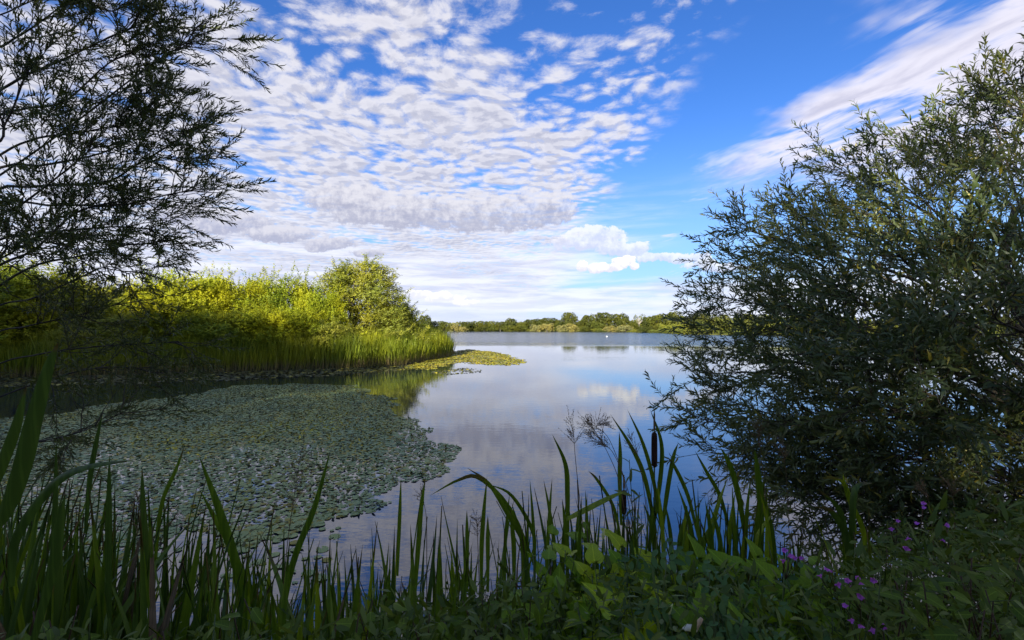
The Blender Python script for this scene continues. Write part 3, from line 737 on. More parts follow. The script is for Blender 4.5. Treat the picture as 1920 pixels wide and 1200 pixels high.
# ------------------------------------------------------------------ the two near trees
def bez(P, n_):
    """smooth line through control points"""
    P = np.array(P, float); P = np.concatenate([[2 * P[0] - P[1]], P, [2 * P[-1] - P[-2]]])
    out = []
    m = len(P) - 3
    for t in np.linspace(0, m - 1e-6, n_):
        i = int(t); u = t - i; a_, b_, c_, d_ = P[i:i + 4]
        out.append(.5 * ((2 * b_) + (-a_ + c_) * u + (2 * a_ - 5 * b_ + 4 * c_ - d_) * u * u + (-a_ + 3 * b_ - 3 * c_ + d_) * u ** 3))
    return np.array(out)
def twig_variant(g, L, nleaf, lL, lW, ang, curl):
    """one leafy twig along +Z"""
    b = Buf(); bend = g.normal(0, .12, 2)
    z = np.linspace(0, 1, 7); pts = np.stack([bend[0] * z ** 2 * L, bend[1] * z ** 2 * L, z * L], 1)
    V, F = tube(pts[::2], [.0028, .0022, .0016, .0008], 3); b.add(V, F, 1)
    t = np.linspace(.10, 1.0, nleaf); P = np.stack([np.interp(t, z, pts[:, i]) for i in range(3)], 1)
    az = np.arange(nleaf) * 2.4 + g.uniform(-.4, .4, nleaf); a_ = ang * (1.15 - .55 * t) + g.normal(0, .12, nleaf)
    out = np.stack([np.cos(az), np.sin(az), np.zeros(nleaf)], 1)
    D = out * np.sin(a_)[:, None] + np.array([0, 0, 1.]) * np.cos(a_)[:, None]
    N = norm(np.array([0, 0, 1.]) - D * D[:, 2:3] + g.normal(0, .35, (nleaf, 3)))
    T = LT.copy(); T[:, 2] = [0, curl * .35, curl * .35, curl * .25, curl * .25, -curl]
    V, F = leaves(P, D, N, lL * g.uniform(.65, 1.15, nleaf) * (1 - .25 * np.abs(t - .5)), lW * g.uniform(.8, 1.2, nleaf), T, LF)
    b.add(V, F, 0)
    return b.arrays()
def frames(D, spin):
    D = norm(D); ref = np.where(np.abs(D[:, 2:3]) < .95, np.array([[0, 0, 1.]]), np.array([[1., 0, 0]]))
    A = norm(np.cross(ref, D)); B = np.cross(D, A)
    c, s = np.cos(spin)[:, None], np.sin(spin)[:, None]
    return np.stack([A * c + B * s, -A * s + B * c, D], 2)     # columns
def near_tree(root, mains, seed, var, leafmat_, r_base, sec_len, n_sec, n_tw, tw_scale, start, up, spread, max_parts=300, sec_r=.0045):
    """mains: arrays of points. Secondary branches grow from them, leafy twigs from those"""
    g = np.random.default_rng(seed)
    wood = Buf(); TP, TD = [], []
    for mi, P in enumerate(mains):
        n_ = len(P); L = np.linalg.norm(np.diff(P, axis=0), axis=1).sum()
        rb = r_base * (.55 + .45 * g.uniform()) * min(1.3, L / 3)
        bm = Buf(); bm.add(*tube(P, np.linspace(rb, .004, n_), 6)); obj('branch', bm.mesh('branch_wood', M['bark'], True), root)
        T = norm(np.gradient(P, axis=0))
        ks = int(n_sec * L * g.uniform(.85, 1.15))
        for f in np.concatenate([g.uniform(start, 1, ks), [1.0, .97]]):
            q = f * (n_ - 1); i = min(n_ - 2, int(q)); p0 = P[i] * (1 - q + i) + P[i + 1] * (q - i)
            d = norm(T[i] * .9 + norm(g.normal(0, 1, 3)) * spread + np.array([0, 0, up]))
            sl = sec_len * g.uniform(.45, 1.15) * (1.15 - .55 * f)
            pts = [p0]; dd = d.copy()
            for s in range(4):
                dd = norm(dd + g.normal(0, .16, 3) + np.array([0, 0, up * .12])); pts.append(pts[-1] + dd * sl / 4)
            pts = np.array(pts); wood.add(*tube(pts, np.linspace(sec_r, .0018, 5), 4))
            k = max(2, int(n_tw * sl / sec_len * g.uniform(.8, 1.2)))
            for u in np.concatenate([g.uniform(.2, 1, k), [1.0]]):
                qq = u * 4; j = min(3, int(qq)); pp = pts[j] * (1 - qq + j) + pts[j + 1] * (qq - j)
                TP.append(pp); TD.append(norm(norm(pts[j + 1] - pts[j]) * .9 + norm(g.normal(0, 1, 3)) * .65 * (u < .99) + np.array([0, 0, up * .3])))
    TP, TD = np.array(TP), np.array(TD); k = len(TP)
    tv = g.integers(0, len(var), k); sc = tw_scale * g.uniform(.65, 1.25, k); Rm = frames(TD, g.uniform(0, 6.28, k))
    dist = np.linalg.norm(TP - np.array([0, 0, CAM_H]), axis=1)
    ax, ay = TP[:, 0] / np.maximum(TP[:, 1], .1), (TP[:, 2] - CAM_H) / np.maximum(TP[:, 1], .1)
    inv = (np.abs(ax) < 1.06) & (ay < .68) & (ay > -.64) & (TP[:, 1] > .8)
    keep = (TP[:, 1] > .9) & (TP[:, 2] > .06); 
    order = [q for q in np.argsort(np.where(inv, dist, 99)) if keep[q]]
    meshes = [mesh('leafy_twig_%d' % i, v[0], v[1], [leafmat_, M['twig']], v[2]) for i, v in enumerate(var)]
    for q in order[:max_parts]:
        m4 = Matrix.Translation(TP[q]) @ Matrix(Rm[q].tolist()).to_4x4() @ Matrix.Scale(float(sc[q]), 4)
        obj('leafy_twig', meshes[tv[q]], root, mw=m4)
    Bf = Buf(); restq = np.array(order[max_parts:])
    for i, v in enumerate(var):
        qs = restq[tv[restq] == i]
        if not len(qs): continue
        VV = np.einsum('kij,vj->kvi', Rm[qs] * sc[qs][:, None, None], v[0]) + TP[qs][:, None]
        FF = v[1][None] + (np.arange(len(qs)) * len(v[0]))[:, None, None]
        Bf.add(VV.reshape(-1, 3), FF.reshape(-1, 3), np.tile(v[2], len(qs)))
    f = obj('foliage', Bf.mesh('foliage_mass', [leafmat_, M['twig']]), root); tag(f, kind='stuff')
    w = obj('thin_branches', wood.mesh('thin_branches', M['bark']), root); tag(w, kind='stuff')
    print('near tree twigs', k)
# left: osier with narrow leaves, boughs reach in from the left
g = np.random.default_rng(61)
OV = [twig_variant(g, .26, 24, .066, .0092, .75, .18) for _ in range(7)]
ol = thing('osier_tree', 'dark narrow-leaved osier reaching in from the left edge against the sky', 'tree', (0, 0, 0))
tr0 = np.array((-5.6, 3.6, .3))
b = Buf(); b.add(*tube(bez([(-5.6, 3.6, -.1), (-5.5, 3.7, 1.2), (-5.8, 3.8, 2.6), (-5.7, 3.9, 4.5), (-5.9, 4, 7)], 16), np.linspace(.16, .05, 16), 10)); obj('trunk', b.mesh('osier_trunk', M['bark'], True), ol)
LB = [  # start height on the trunk, then px, py, d
 (1.5, [(-60, 520, 3.4), (10, 480, 3.3), (80, 440, 3.2)]),
 (2.0, [(-40, 360, 4.2), (0, 328, 4.1), (60, 288, 4.0), (160, 215, 3.9), (290, 140, 3.8), (375, 100, 3.7), (425, 78, 3.7)]),
 (2.0, [(-40, 375, 4.5), (60, 350, 4.3), (200, 342, 4.1), (280, 312, 4.0), (370, 275, 3.9), (420, 250, 3.9)]),
 (3.2, [(-30, 185, 4.2), (50, 140, 4.0), (110, 115, 3.9), (200, 75, 3.8), (270, 55, 3.8)]),
 (3.0, [(-30, 230, 4.0), (40, 205, 3.9), (120, 190, 3.8), (210, 120, 3.8), (300, 90, 3.8)]),
 (4.0, [(-40, 100, 4.0), (30, 70, 3.9), (90, 30, 3.8), (150, -20, 3.8)]),
 (4.2, [(-40, 40, 3.8), (40, 10, 3.7), (120, -30, 3.7)]),
 (4.6, [(60, -60, 3.8), (140, -10, 3.8), (210, 20, 3.8), (260, 10, 3.8)]),
 (1.9, [(-40, 400, 4.4), (100, 385, 4.2), (240, 385, 4.0), (350, 368, 3.9), (445, 355, 3.9)]),
 (1.7, [(-40, 470, 4.6), (60, 440, 4.4), (150, 430, 4.2), (240, 425, 4.1), (330, 430, 4.0)]),
 (1.5, [(-40, 560, 4.6), (60, 500, 4.4), (150, 480, 4.2), (240, 462, 4.1), (330, 455, 4.0)]),
 (1.4, [(-40, 590, 4.4), (60, 560, 4.3), (140, 525, 4.2), (210, 500, 4.1), (270, 515, 4.0)]),
 (2.4, [(-30, 310, 4.4), (60, 262, 4.2), (140, 250, 4.1), (230, 235, 4.0), (300, 215, 4.0)]),
 (2.2, [(-30, 330, 4.8), (80, 310, 4.6), (180, 290, 4.5), (260, 265, 4.4), (330, 240, 4.3)]),
 (1.2, [(-40, 640, 4.4), (50, 612, 4.2), (150, 590, 4.1), (240, 570, 4.1)]),
 (1.0, [(-40, 700, 4.2), (70, 665, 4.0), (180, 650, 3.9), (300, 645, 3.9), (400, 640, 3.9)]),
 (1.0, [(-40, 760, 4.0), (80, 715, 3.9), (180, 690, 3.8), (300, 690, 3.8)]),
 (.8, [(-40, 850, 3.6), (60, 830, 3.6), (150, 810, 3.6), (260, 770, 3.6)]),
 (3.4, [(-40, 280, 3.6), (10, 230, 3.6), (40, 160, 3.6), (60, 90, 3.6)]),
 (1.8, [(-40, 430, 3.6), (30, 390, 3.5), (110, 330, 3.5), (170, 280, 3.5)]),
 (1.6, [(-40, 520, 3.7), (60, 470, 3.6), (140, 400, 3.6), (220, 380, 3.6)]),
]
mains = []
for h0, pts in LB:
    pts = [(px - max(0, px - 180) * .30, py, d) for px, py, d in pts]
    mains.append(bez([(-5.6, 3.75, h0)] + [tuple(at(*p)) for p in pts], 22))
near_tree(ol, mains[:-7], 62, OV, M['osier'], .015, .60, 4.9, 6.0, 1.0, .42, .10, .75)
near_tree_parts = len(ol.children)
g2 = 63
near_tree(ol, mains[-7:-3], g2, OV, M['osier'], .010, .55, 4.6, 4.6, 1.0, .45, .02, .8, 0)
near_tree(ol, mains[-3:], 64, OV, M['osier'], .014, .6, 5, 6, 1.0, .40, .10, .75, 0)
# right: willow overhanging the water
WV = [twig_variant(g, .29, 17, .084, .0140, .70, .20) for _ in range(8)]
wl = thing('willow_tree', 'big overhanging willow with silvery green leaves on the right bank', 'tree', (0, 0, 0))
b = Buf()
for pts in ([(4.7, 3.3, -.1), (4.6, 3.5, .7), (4.5, 3.8, 1.6), (4.3, 4.2, 2.6), (4.6, 4.4, 3.3)], [(4.9, 3.3, -.1), (5.1, 3.6, 1.0), (5.2, 4.0, 2.2), (5.0, 4.4, 3.2)], [(4.6, 3.2, -.1), (4.1, 3.3, .8), (3.7, 3.6, 1.6), (3.2, 4.0, 2.5)]):
    b.add(*tube(bez(pts, 14), np.linspace(.11, .025, 14), 9))
obj('trunk', b.mesh('willow_trunk', M['bark'], True), wl)
WT = [(1565, 290, 5.2), (1440, 385, 5.3), (1360, 415, 5.4), (1345, 480, 5.4), (1305, 540, 5.3), (1310, 590, 5.2), (1295, 650, 5.1), (1290, 700, 4.9), (1310, 745, 4.6), (1285, 790, 4.3), (1340, 850, 4.1),
      (1700, 255, 4.8), (1640, 300, 5.0), (1850, 165, 4.5), (1915, 120, 4.4), (1885, 215, 4.6), (1990, 150, 4.5), (1790, 250, 4.7), (1500, 395, 5.0), (1600, 380, 4.3), (1480, 460, 4.3), (1560, 520, 3.6), (1480, 560, 4.0), (1640, 600, 3.1), (1710, 650, 2.8),
      (1520, 660, 3.5), (1420, 620, 4.4), (1450, 700, 4.0), (1400, 790, 3.9), (1500, 790, 3.4), (1600, 760, 3.0), (1740, 740, 2.7), (1850, 600, 2.7), (1780, 560, 3.0), (1800, 820, 2.9), (1900, 760, 2.8), (1880, 880, 3.0), (1700, 860, 3.2), (1600, 860, 3.4),
      (1740, 380, 3.8), (1860, 330, 3.6), (1900, 430, 3.1), (1680, 460, 3.4), (1800, 470, 3.1), (1950, 560, 2.9), (1660, 700, 4.2), (1560, 590, 4.8), (1700, 560, 4.8), (1820, 640, 4.6), (1600, 450, 5.0), (1750, 320, 5.0), (1900, 280, 5.0), (1480, 900, 3.9), (1860, 480, 4.8), (1540, 720, 5.0), (1380, 700, 5.0), (1400, 560, 5.6), (1430, 480, 5.6),
 (1420, 900, 3.8), (1500, 940, 3.6), (1580, 930, 3.4), (1660, 960, 3.2), (1740, 950, 3.2), (1820, 960, 3.1), (1900, 970, 3.0), (1560, 1000, 3.3), (1700, 1010, 3.1), (1850, 1040, 2.9), (1450, 840, 4.4), (1650, 900, 4.2), (1780, 900, 4.2), (1880, 820, 4.0), (1930, 650, 4.2), (1640, 830, 4.6), (1760, 780, 4.4)]
g = np.random.default_rng(71); mains = []
for (px, py, d) in WT:
    px += max(0, (1560 - px) * .16); py += 28 if py < 300 else (14 if py < 600 else 0)
    e = np.array(at(px, py, d)); s0 = np.array((4.6 + g.uniform(-.3, .4), 3.5 + g.uniform(-.2, .5), np.clip(e[2] * .45 + g.uniform(-.2, .3), .5, 3.0)))
    mid = s0 * .5 + e * .5 + np.array((0, 0, .22 + .1 * g.normal()))
    q = s0 * .2 + e * .8 + np.array((0, 0, .12)) + g.normal(0, .05, 3)
    mains.append(bez([s0, mid, q, e], 18))
near_tree(wl, mains, 72, WV, M['willow'], .018, .66, 4.8, 6.2, 1.0, .38, .12, .8)

# ------------------------------------------------------------------ near bank plants
def zg(x, y): return float(hgt(np.array(x), np.array(y)))
def blade_mesh(name, mat, bend, tipbend, fold=.25, seg=9, kink=None):
    """unit blade: height 1 along Z, width 1 across X, bends towards +Y"""
    V, F = [], []
    for i in range(seg + 1):
        t = i / seg
        w = (.55 + .45 * min(1, t * 3)) * (1 - max(0, (t - .55) / .45) ** 1.6) * .5
        y = bend * t ** 2 + tipbend * max(0, t - .55) ** 2; z = t - (abs(bend) * .35 + abs(tipbend) * .45) * max(0, t - .3) ** 2
        if kink and t > kink: z -= (t - kink) * 1.25; y += (t - kink) * .9
        V += [(-w, y, z), (0, y - fold * w * 0 , z), (w, y, z)]
        V[-2] = (0, y + .004, z)
        if i:
            a_ = (i - 1) * 3
            F += [(a_, a_ + 1, a_ + 4), (a_, a_ + 4, a_ + 3), (a_ + 1, a_ + 2, a_ + 5), (a_ + 1, a_ + 5, a_ + 4)]
    return mesh(name, V, F, mat, smooth=True)
BL = {}
for mk in ('blade', 'blade_dark', 'blade_light'):
    BL[mk] = [blade_mesh('%s_%d' % (mk, i), M[mk], bd, tb, kink=kk) for i, (bd, tb, kk) in enumerate([(.05, .0, None), (.12, .1, None), (.22, .2, None), (.35, .6, None), (.02, -.1, None), (.5, 1.1, None), (.15, .1, .62)])]
DRYB = [blade_mesh('dry_blade_%d' % i, M['dry'], bd, .3) for i, bd in enumerate((.1, .3))]
def blade(parent, mk, vi, x, y, z, L, w, rz, lean, leandir):
    """one leaf of a clump, placed in the clump's own space"""
    m = Matrix.Translation((x, y, z)) @ Matrix.Rotation(lean, 4, Vector((math.cos(leandir), math.sin(leandir), 0))) @ Matrix.Rotation(rz, 4, 'Z') @ Matrix.Diagonal((w, L, L, 1))
    return obj('leaf', BL[mk][vi] if mk != 'dry' else DRYB[vi % 2], parent, mw=m)
ENV = [(-40, 800), (40, 830), (100, 860), (210, 870), (280, 880), (345, 860), (400, 940), (480, 960), (560, 960), (620, 900), (680, 1000), (750, 905), (810, 920), (880, 960), (950, 900), (1010, 900), (1060, 880), (1120, 900), (1180, 860), (1260, 870), (1330, 900), (1400, 860), (1450, 960), (1520, 930), (1600, 900), (1680, 960)]
ex, ey = zip(*ENV)
g = np.random.default_rng(81); px = -30; clumps = []
row = 0
while px < 1660:
    for r_ in range(2 if px < 1400 else 1):
        d = g.uniform(1.55, 2.1) if r_ == 0 else g.uniform(2.2, 3.0)
        pxx = px + g.uniform(-14, 14)
        if r_ == 0 and pxx > 640 and g.uniform() < .5: continue
        yt = np.interp(pxx, ex, ey) + abs(g.normal(0, 55)) + (25 if r_ == 0 else 0)
        clumps.append((pxx, yt, d, r_))
    px += g.uniform(17, 27) if px < 700 else g.uniform(17, 30)
for px in [1062, 1090, 1120, 1150, 1178, 1200, 1225, 1250, 1270, 1290, 1310, 1330, 1348, 1366, 1385, 1402, 1420, 1440, 1462, 1490, 1520, 1548, 1575, 1600, 1625]:
    clumps.append((px, np.interp(px, ex, ey) + g.uniform(0, 70) + (50 if 1230 < px < 1330 else 0), g.uniform(2.15, 2.55), 1))
clumps.sort()
cnt = [0, 0]
ORD = ['first', 'second', 'third', 'fourth', 'fifth', 'sixth', 'seventh', 'eighth', 'ninth', 'tenth', 'eleventh', 'twelfth', 'thirteenth', 'fourteenth', 'fifteenth', 'sixteenth', 'seventeenth', 'eighteenth', 'nineteenth', 'twentieth']
def ordn(i):
    if i < 20: return ORD[i]
    q, r = divmod(i + 1, 10); te = ['', '', 'twenty', 'thirty', 'forty', 'fifty', 'sixty', 'seventy', 'eighty', 'ninety'][q]
    return te + '-' + ORD[r - 1] if r else te[:-1] + 'ieth'
for (pxx, yt, d, r_) in clumps:
    tip = at(pxx, yt, d); bx = tip.x + g.normal(0, .05); by = d
    z = max(-.08, zg(bx, by)); H = tip.z - z
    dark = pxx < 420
    nb = int(g.integers(7, 12))
    lean_w = 'leaning' if g.uniform() < .4 else 'upright'
    o = thing('reed_clump', '%s clump of long green reed blades, %s from the left in the %s row' % (lean_w, ordn(cnt[r_]), 'nearest' if r_ == 0 else "water's edge"), 'reeds', (bx, by, z), 'reed clumps along the near bank')
    cnt[r_] += 1
    for k in range(nb):
        L = H * (1.0 if k == 0 else (g.uniform(.85, 1.0) if k < 3 else g.uniform(.55, .95)))
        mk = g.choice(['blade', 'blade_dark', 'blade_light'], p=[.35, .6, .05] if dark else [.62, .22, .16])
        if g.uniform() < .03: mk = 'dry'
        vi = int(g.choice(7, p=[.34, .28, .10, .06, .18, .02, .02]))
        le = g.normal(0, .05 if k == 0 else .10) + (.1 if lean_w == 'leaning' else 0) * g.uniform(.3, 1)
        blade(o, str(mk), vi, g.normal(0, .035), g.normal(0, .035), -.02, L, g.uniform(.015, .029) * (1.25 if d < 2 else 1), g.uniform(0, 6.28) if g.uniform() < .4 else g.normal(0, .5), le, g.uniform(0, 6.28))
# blades with a shape of their own
def hero(pts, wpx, mat, label, d):
    """a blade through given points (px, py) from root to tip"""
    P = bez([tuple(at(p[0], p[1], p[2] if len(p) > 2 else d)) for p in pts], 16); n_ = len(P)
    base = P[0].copy(); T = norm(np.gradient(P, axis=0)); view = norm(P - np.array([0, 0, CAM_H])); Sd = norm(np.cross(T, view) + np.array([0, .5, .1])); Sd = norm(Sd - T * (Sd * T).sum(1)[:, None])
    t = np.linspace(0, 1, n_); w = wpx / FPX * d * .40 * (.6 + .4 * np.minimum(1, t * 3)) * (1 - np.clip((t - .5) / .5, 0, 1) ** 1.7)
    Nn = np.cross(T, Sd)
    V = np.stack([P - Sd * w[:, None], P + Nn * w[:, None] * .35, P + Sd * w[:, None]], 1).reshape(-1, 3) - base
    F = []
    for i in range(n_ - 1):
        a_ = i * 3; F += [(a_, a_ + 1, a_ + 4), (a_, a_ + 4, a_ + 3), (a_ + 1, a_ + 2, a_ + 5), (a_ + 1, a_ + 5, a_ + 4)]
    z = base[2]
    o = thing('reed', label, 'reed', tuple(base))
    obj('leaf', mesh('blade_curved', V, F, mat, smooth=True), o)
HB = [
 ([(470, 1210), (448, 1080), (412, 960), (372, 852)], 22, 'blade', 'broad green blade with brown tip leaning left over the pads', 1.9),
 ([(500, 1210), (440, 1040), (410, 985), (374, 918)], 16, 'blade', 'narrower blade leaning left just below the broad brown-tipped one', 2.0),
 ([(520, 1210), (548, 1060), (590, 950), (620, 842)], 17, 'blade', 'tall slanting blade leaning right over the pad carpet', 2.0),
 ([(285, 1150), (300, 960), (330, 880), (346, 836)], 10, 'blade', 'thin pointed blade rising before the left pads', 2.1),
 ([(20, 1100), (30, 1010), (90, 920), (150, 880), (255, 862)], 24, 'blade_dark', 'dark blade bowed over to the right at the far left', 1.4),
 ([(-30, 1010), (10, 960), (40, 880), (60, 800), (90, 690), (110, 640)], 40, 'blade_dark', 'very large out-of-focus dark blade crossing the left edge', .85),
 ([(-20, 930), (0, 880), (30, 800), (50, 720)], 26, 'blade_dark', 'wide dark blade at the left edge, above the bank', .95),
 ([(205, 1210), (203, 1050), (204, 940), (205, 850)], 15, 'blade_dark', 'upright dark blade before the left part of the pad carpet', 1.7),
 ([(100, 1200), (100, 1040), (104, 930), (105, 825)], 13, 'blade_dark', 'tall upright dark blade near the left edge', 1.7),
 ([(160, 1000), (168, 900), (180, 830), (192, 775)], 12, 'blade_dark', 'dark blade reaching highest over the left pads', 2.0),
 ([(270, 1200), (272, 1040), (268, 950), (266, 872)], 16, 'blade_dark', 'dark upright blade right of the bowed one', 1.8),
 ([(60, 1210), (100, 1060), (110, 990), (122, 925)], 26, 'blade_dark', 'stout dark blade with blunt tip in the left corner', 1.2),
 ([(980, 1120), (985, 1030), (950, 960), (915, 905), (875, 877)], 13, 'blade', 'arching blade curving left over open water', 2.3),
 ([(1010, 1080), (960, 960), (900, 897), (860, 900), (805, 930)], 11, 'blade', 'blade bent over with its tip hanging left above the water', 2.4),
 ([(1000, 1060), (1000, 1000), (960, 930), (917, 908)], 10, 'blade', 'blade leaning left beside the arching ones', 2.4),
 ([(745, 1080), (748, 1000), (750, 950), (752, 893)], 10, 'blade', 'straight thin blade on the dark water left of centre', 2.2),
 ([(775, 1150), (783, 1040), (790, 950), (798, 893)], 13, 'blade', 'straight blade right of the thin one on the dark water', 2.2),
 ([(1064, 1020), (1064, 930), (1060, 870), (1035, 813)], 13, 'blade', 'blade with tip bent left beside the seed grass', 2.5),
 ([(1230, 1000), (1210, 900), (1185, 840), (1144, 776)], 12, 'blade', 'pointed blade left of the bulrush, leaning left', 2.6),
 ([(1240, 990), (1225, 900), (1205, 830), (1176, 767)], 10, 'blade', 'slender blade between the leaning one and the bulrush', 2.6),
 ([(1222, 1010), (1238, 900), (1240, 830), (1219, 767)], 11, 'blade', 'blade curving close behind the bulrush head', 2.6),
 ([(1240, 1010), (1250, 930), (1262, 860), (1272, 830)], 11, 'blade', 'blade leaning right of the bulrush head', 2.6),
 ([(1310, 1010), (1290, 930), (1265, 875), (1252, 857)], 10, 'blade', 'blade crossing right of the bulrush, tip to the left', 2.6),
 ([(1165, 985), (1162, 900), (1163, 850), (1161, 808)], 11, 'blade', 'upright blade left of the brown leafy stalk', 2.6),
 ([(1165, 1015), (1150, 950), (1120, 900), (1103, 883)], 9, 'blade', 'short blade leaning left below the seed grass', 2.4),
 ([(1060, 975), (1090, 960), (1140, 935), (1178, 918)], 13, 'blade_light', 'pale yellow-green blade lying flat with its tip to the left of the stalk', 2.3),
 ([(1370, 1000), (1350, 930), (1325, 885), (1303, 845)], 10, 'blade', 'blade leaning left against the blue water right of the bulrush', 2.4),
 ([(1398, 1010), (1385, 930), (1368, 870), (1350, 838)], 14, 'blade', 'broad blade leaning left before the willow', 2.3),
 ([(1425, 1010), (1425, 930), (1420, 880), (1415, 840)], 14, 'blade', 'upright wide blade in front of the willow foliage', 2.3),
 ([(1605, 1000), (1592, 930), (1575, 900), (1537, 896)], 10, 'blade_light', 'sunlit yellow blade leaning left in the shade of the willow', 2.2),
 ([(1618, 1080), (1620, 1000), (1590, 930), (1580, 885)], 11, 'blade_light', 'bright yellow-green upright blade tip under the willow', 2.2),
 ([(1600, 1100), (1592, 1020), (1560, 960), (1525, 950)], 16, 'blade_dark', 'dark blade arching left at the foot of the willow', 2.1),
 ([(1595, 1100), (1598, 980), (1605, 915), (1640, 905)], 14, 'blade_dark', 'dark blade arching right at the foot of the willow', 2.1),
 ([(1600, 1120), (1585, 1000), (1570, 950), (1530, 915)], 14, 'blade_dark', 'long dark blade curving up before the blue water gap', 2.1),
]
for pts, w, mk, lab, d in HB: hero(pts, w, M[mk], lab, d)
g = np.random.default_rng(88)
for k in range(18):
    bx_ = 1236 + k * 13 + g.uniform(-5, 5); ty_ = g.uniform(885, 965); ln = g.normal(0, 26)
    hero([(bx_, 1110), (bx_ + ln * .1, 1030), (bx_ + ln * .4, (1030 + ty_) / 2), (bx_ + ln, ty_)], g.uniform(9, 14), M['blade_light' if k % 3 == 1 else 'blade'], '%s blade among the reeds between bulrush and willow, %s from the left' % ('yellow-green' if k % 3 == 1 else 'green', ordn(k)), 2.25 + g.uniform(-.1, .2))
for k in range(12):
    bx_ = 880 + k * 20 + g.uniform(-7, 7); ty_ = g.uniform(890, 975); ln = g.normal(0, 14)
    hero([(bx_, 1110), (bx_, 1030), (bx_ + ln * .4, (1030 + ty_) / 2), (bx_ + ln, ty_)], g.uniform(9, 13), M['blade'], 'upright blade in front of the water left of the bulrush, %s from the left' % ordn(k), 2.2 + g.uniform(-.1, .2))

# bulrushes with brown heads
def bulrush(px, py, lenpx, wpx, d, label, basepx):
    c0 = at(px, py + lenpx / 2, d); c1 = at(px, py - lenpx / 2, d); bs = at(basepx, 1100, d); bs.z = max(-.1, zg(bs.x, bs.y))
    o = thing('bulrush', label, 'bulrush', tuple(bs))
    r_ = wpx / FPX * d / 2; u = c1 - c0; h = u.length
    m = Matrix.Translation(-bs)
    P = bez([tuple(bs - bs), tuple((c0 - bs) * .5), tuple(c0 - bs), tuple(c1 - bs), tuple(c1 - bs + u * .62)], 16)
    V, F = tube(P, np.linspace(.0055, .0022, 16), 7); obj('stem', mesh('bulrush_stem', V, F, M['stem'], smooth=True), o)
    prof = [(0, .2), (.02, .62), (.06, .9), (.15, 1), (.5, 1.03), (.85, 1), (.94, .9), (.985, .6), (1, .2)]
    V, F = tube([tuple(c0 - bs + u * t) for t, _ in prof], [r_ * q for _, q in prof], 14); obj('seed_head', mesh('bulrush_head', V, F, M['spike'], smooth=True), o)
    V, F = tube([tuple(c1 - bs + u * t) for t in (.04, .1, .3, .5, .6)], [.003, .0055, .005, .0045, .001], 7); obj('tip_spike', mesh('bulrush_tip', V, F, M['dry'], smooth=True), o)
    for k in range(4):
        blade(o, 'blade', random.choice((0, 1, 4)), random.gauss(0, .02), random.gauss(0, .02), 0, (c0 - bs).z * random.uniform(.7, 1.0), .014, random.gauss(0, .4), random.gauss(0, .1), random.uniform(0, 6.28))
bulrush(1227, 843, 66, 11, 2.6, 'bulrush with dark brown cigar head held high against the blue water', 1228)
bulrush(1170, 942, 46, 9, 2.5, 'shorter bulrush head half hidden behind the brown leafy stalk', 1172)

# seeding grasses
def seed_grass(pts, d, plume, label, nb=26, spread=.09, cat='grass'):
    P = bez([tuple(at(p[0], p[1], d)) for p in pts], 22); base = P[0].copy()
    zb = max(-.05, zg(base[0], base[1]))
    P = np.concatenate([[(base[0], base[1], zb)], P]) ; base = P[0].copy(); P = P - base
    o = thing('seed_grass', label, cat, tuple(base), 'seeding grasses')
    V, F = tube(P, np.linspace(.0022, .0008, len(P)), 4); obj('stem', mesh('grass_stem', V, F, M['dry']), o)
    g = np.random.default_rng(int(pts[0][0])); b = Buf(); n_ = len(P); LP, LD = [], []
    for k in range(nb):
        q = int(n_ * (1 - plume)) + int(g.uniform(0, 1) * n_ * plume * .95); q = min(q, n_ - 2)
        T = norm(P[q + 1] - P[q]); dd = norm(T * 1.0 + norm(g.normal(0, 1, 3)) * .75); L = spread * g.uniform(.5, 1.3) * (1.2 - .6 * q / n_)
        e1 = P[q] + dd * L * .6; e2 = e1 + norm(dd + np.array((0, 0, -.25))) * L * .5
        b.add(*tube([P[q], e1, e2], [.0007, .0006, .0004], 3))
        for u in np.linspace(.25, 1, 9):
            LP.append(P[q] * (1 - u) + e2 * u + (0, 0, .004)); LD.append(dd + g.normal(0, .45, 3))
    V, F = leaves(np.array(LP), np.array(LD), rnd(len(LP)), .011, .0032, DT, DF); b.add(V, F)
    obj('seed_plume', b.mesh('seed_plume', M['dry']), o)
seed_grass([(1092, 980), (1083, 900), (1078, 850), (1075, 815), (1066, 780)], 2.4, .38, 'tall grass with fine open seed plume on a thin stem, left of the dense plume', 22)
seed_grass([(1175, 980), (1160, 900), (1140, 850), (1120, 815), (1100, 792)], 2.4, .42, 'grass with the densest brown drooping seed plume, leaning left', 44, .10)
seed_grass([(1195, 980), (1165, 880), (1140, 820), (1118, 800), (1135, 792)], 2.5, .42, 'second dense seed plume crossing the leaning one', 40, .10)
seed_grass([(1185, 980), (1170, 900), (1150, 850), (1128, 830), (1105, 818)], 2.45, .4, 'lower brown seed plume drooping beside the dense ones', 30, .09)
seed_grass([(1215, 980), (1205, 900), (1195, 850), (1180, 820)], 2.5, .35, 'thin seed grass just left of the bulrush head', 18, .07)
seed_grass([(528, 1130), (540, 1010), (550, 940), (562, 860)], 2.2, .42, 'pale seed plume standing before the pad carpet left of the tall slanting blade', 34, .10)
seed_grass([(250, 1150), (255, 1050), (258, 980), (262, 935)], 2.0, .42, 'brown seed plume among the dark blades on the left', 30, .08)
seed_grass([(800, 1130), (800, 1000), (798, 960), (790, 925)], 2.3, .3, 'small seed head beside the straight blades on dark water', 14, .06)
seed_grass([(900, 1130), (897, 1050), (895, 1000), (893, 970)], 2.2, .35, 'short brown seed head right of the dark water, between reed clumps', 20, .06)
seed_grass([(1440, 980), (1430, 880), (1424, 830), (1418, 790)], 3.0, .4, 'rust brown seed plume standing in front of the willow', 40, .09)
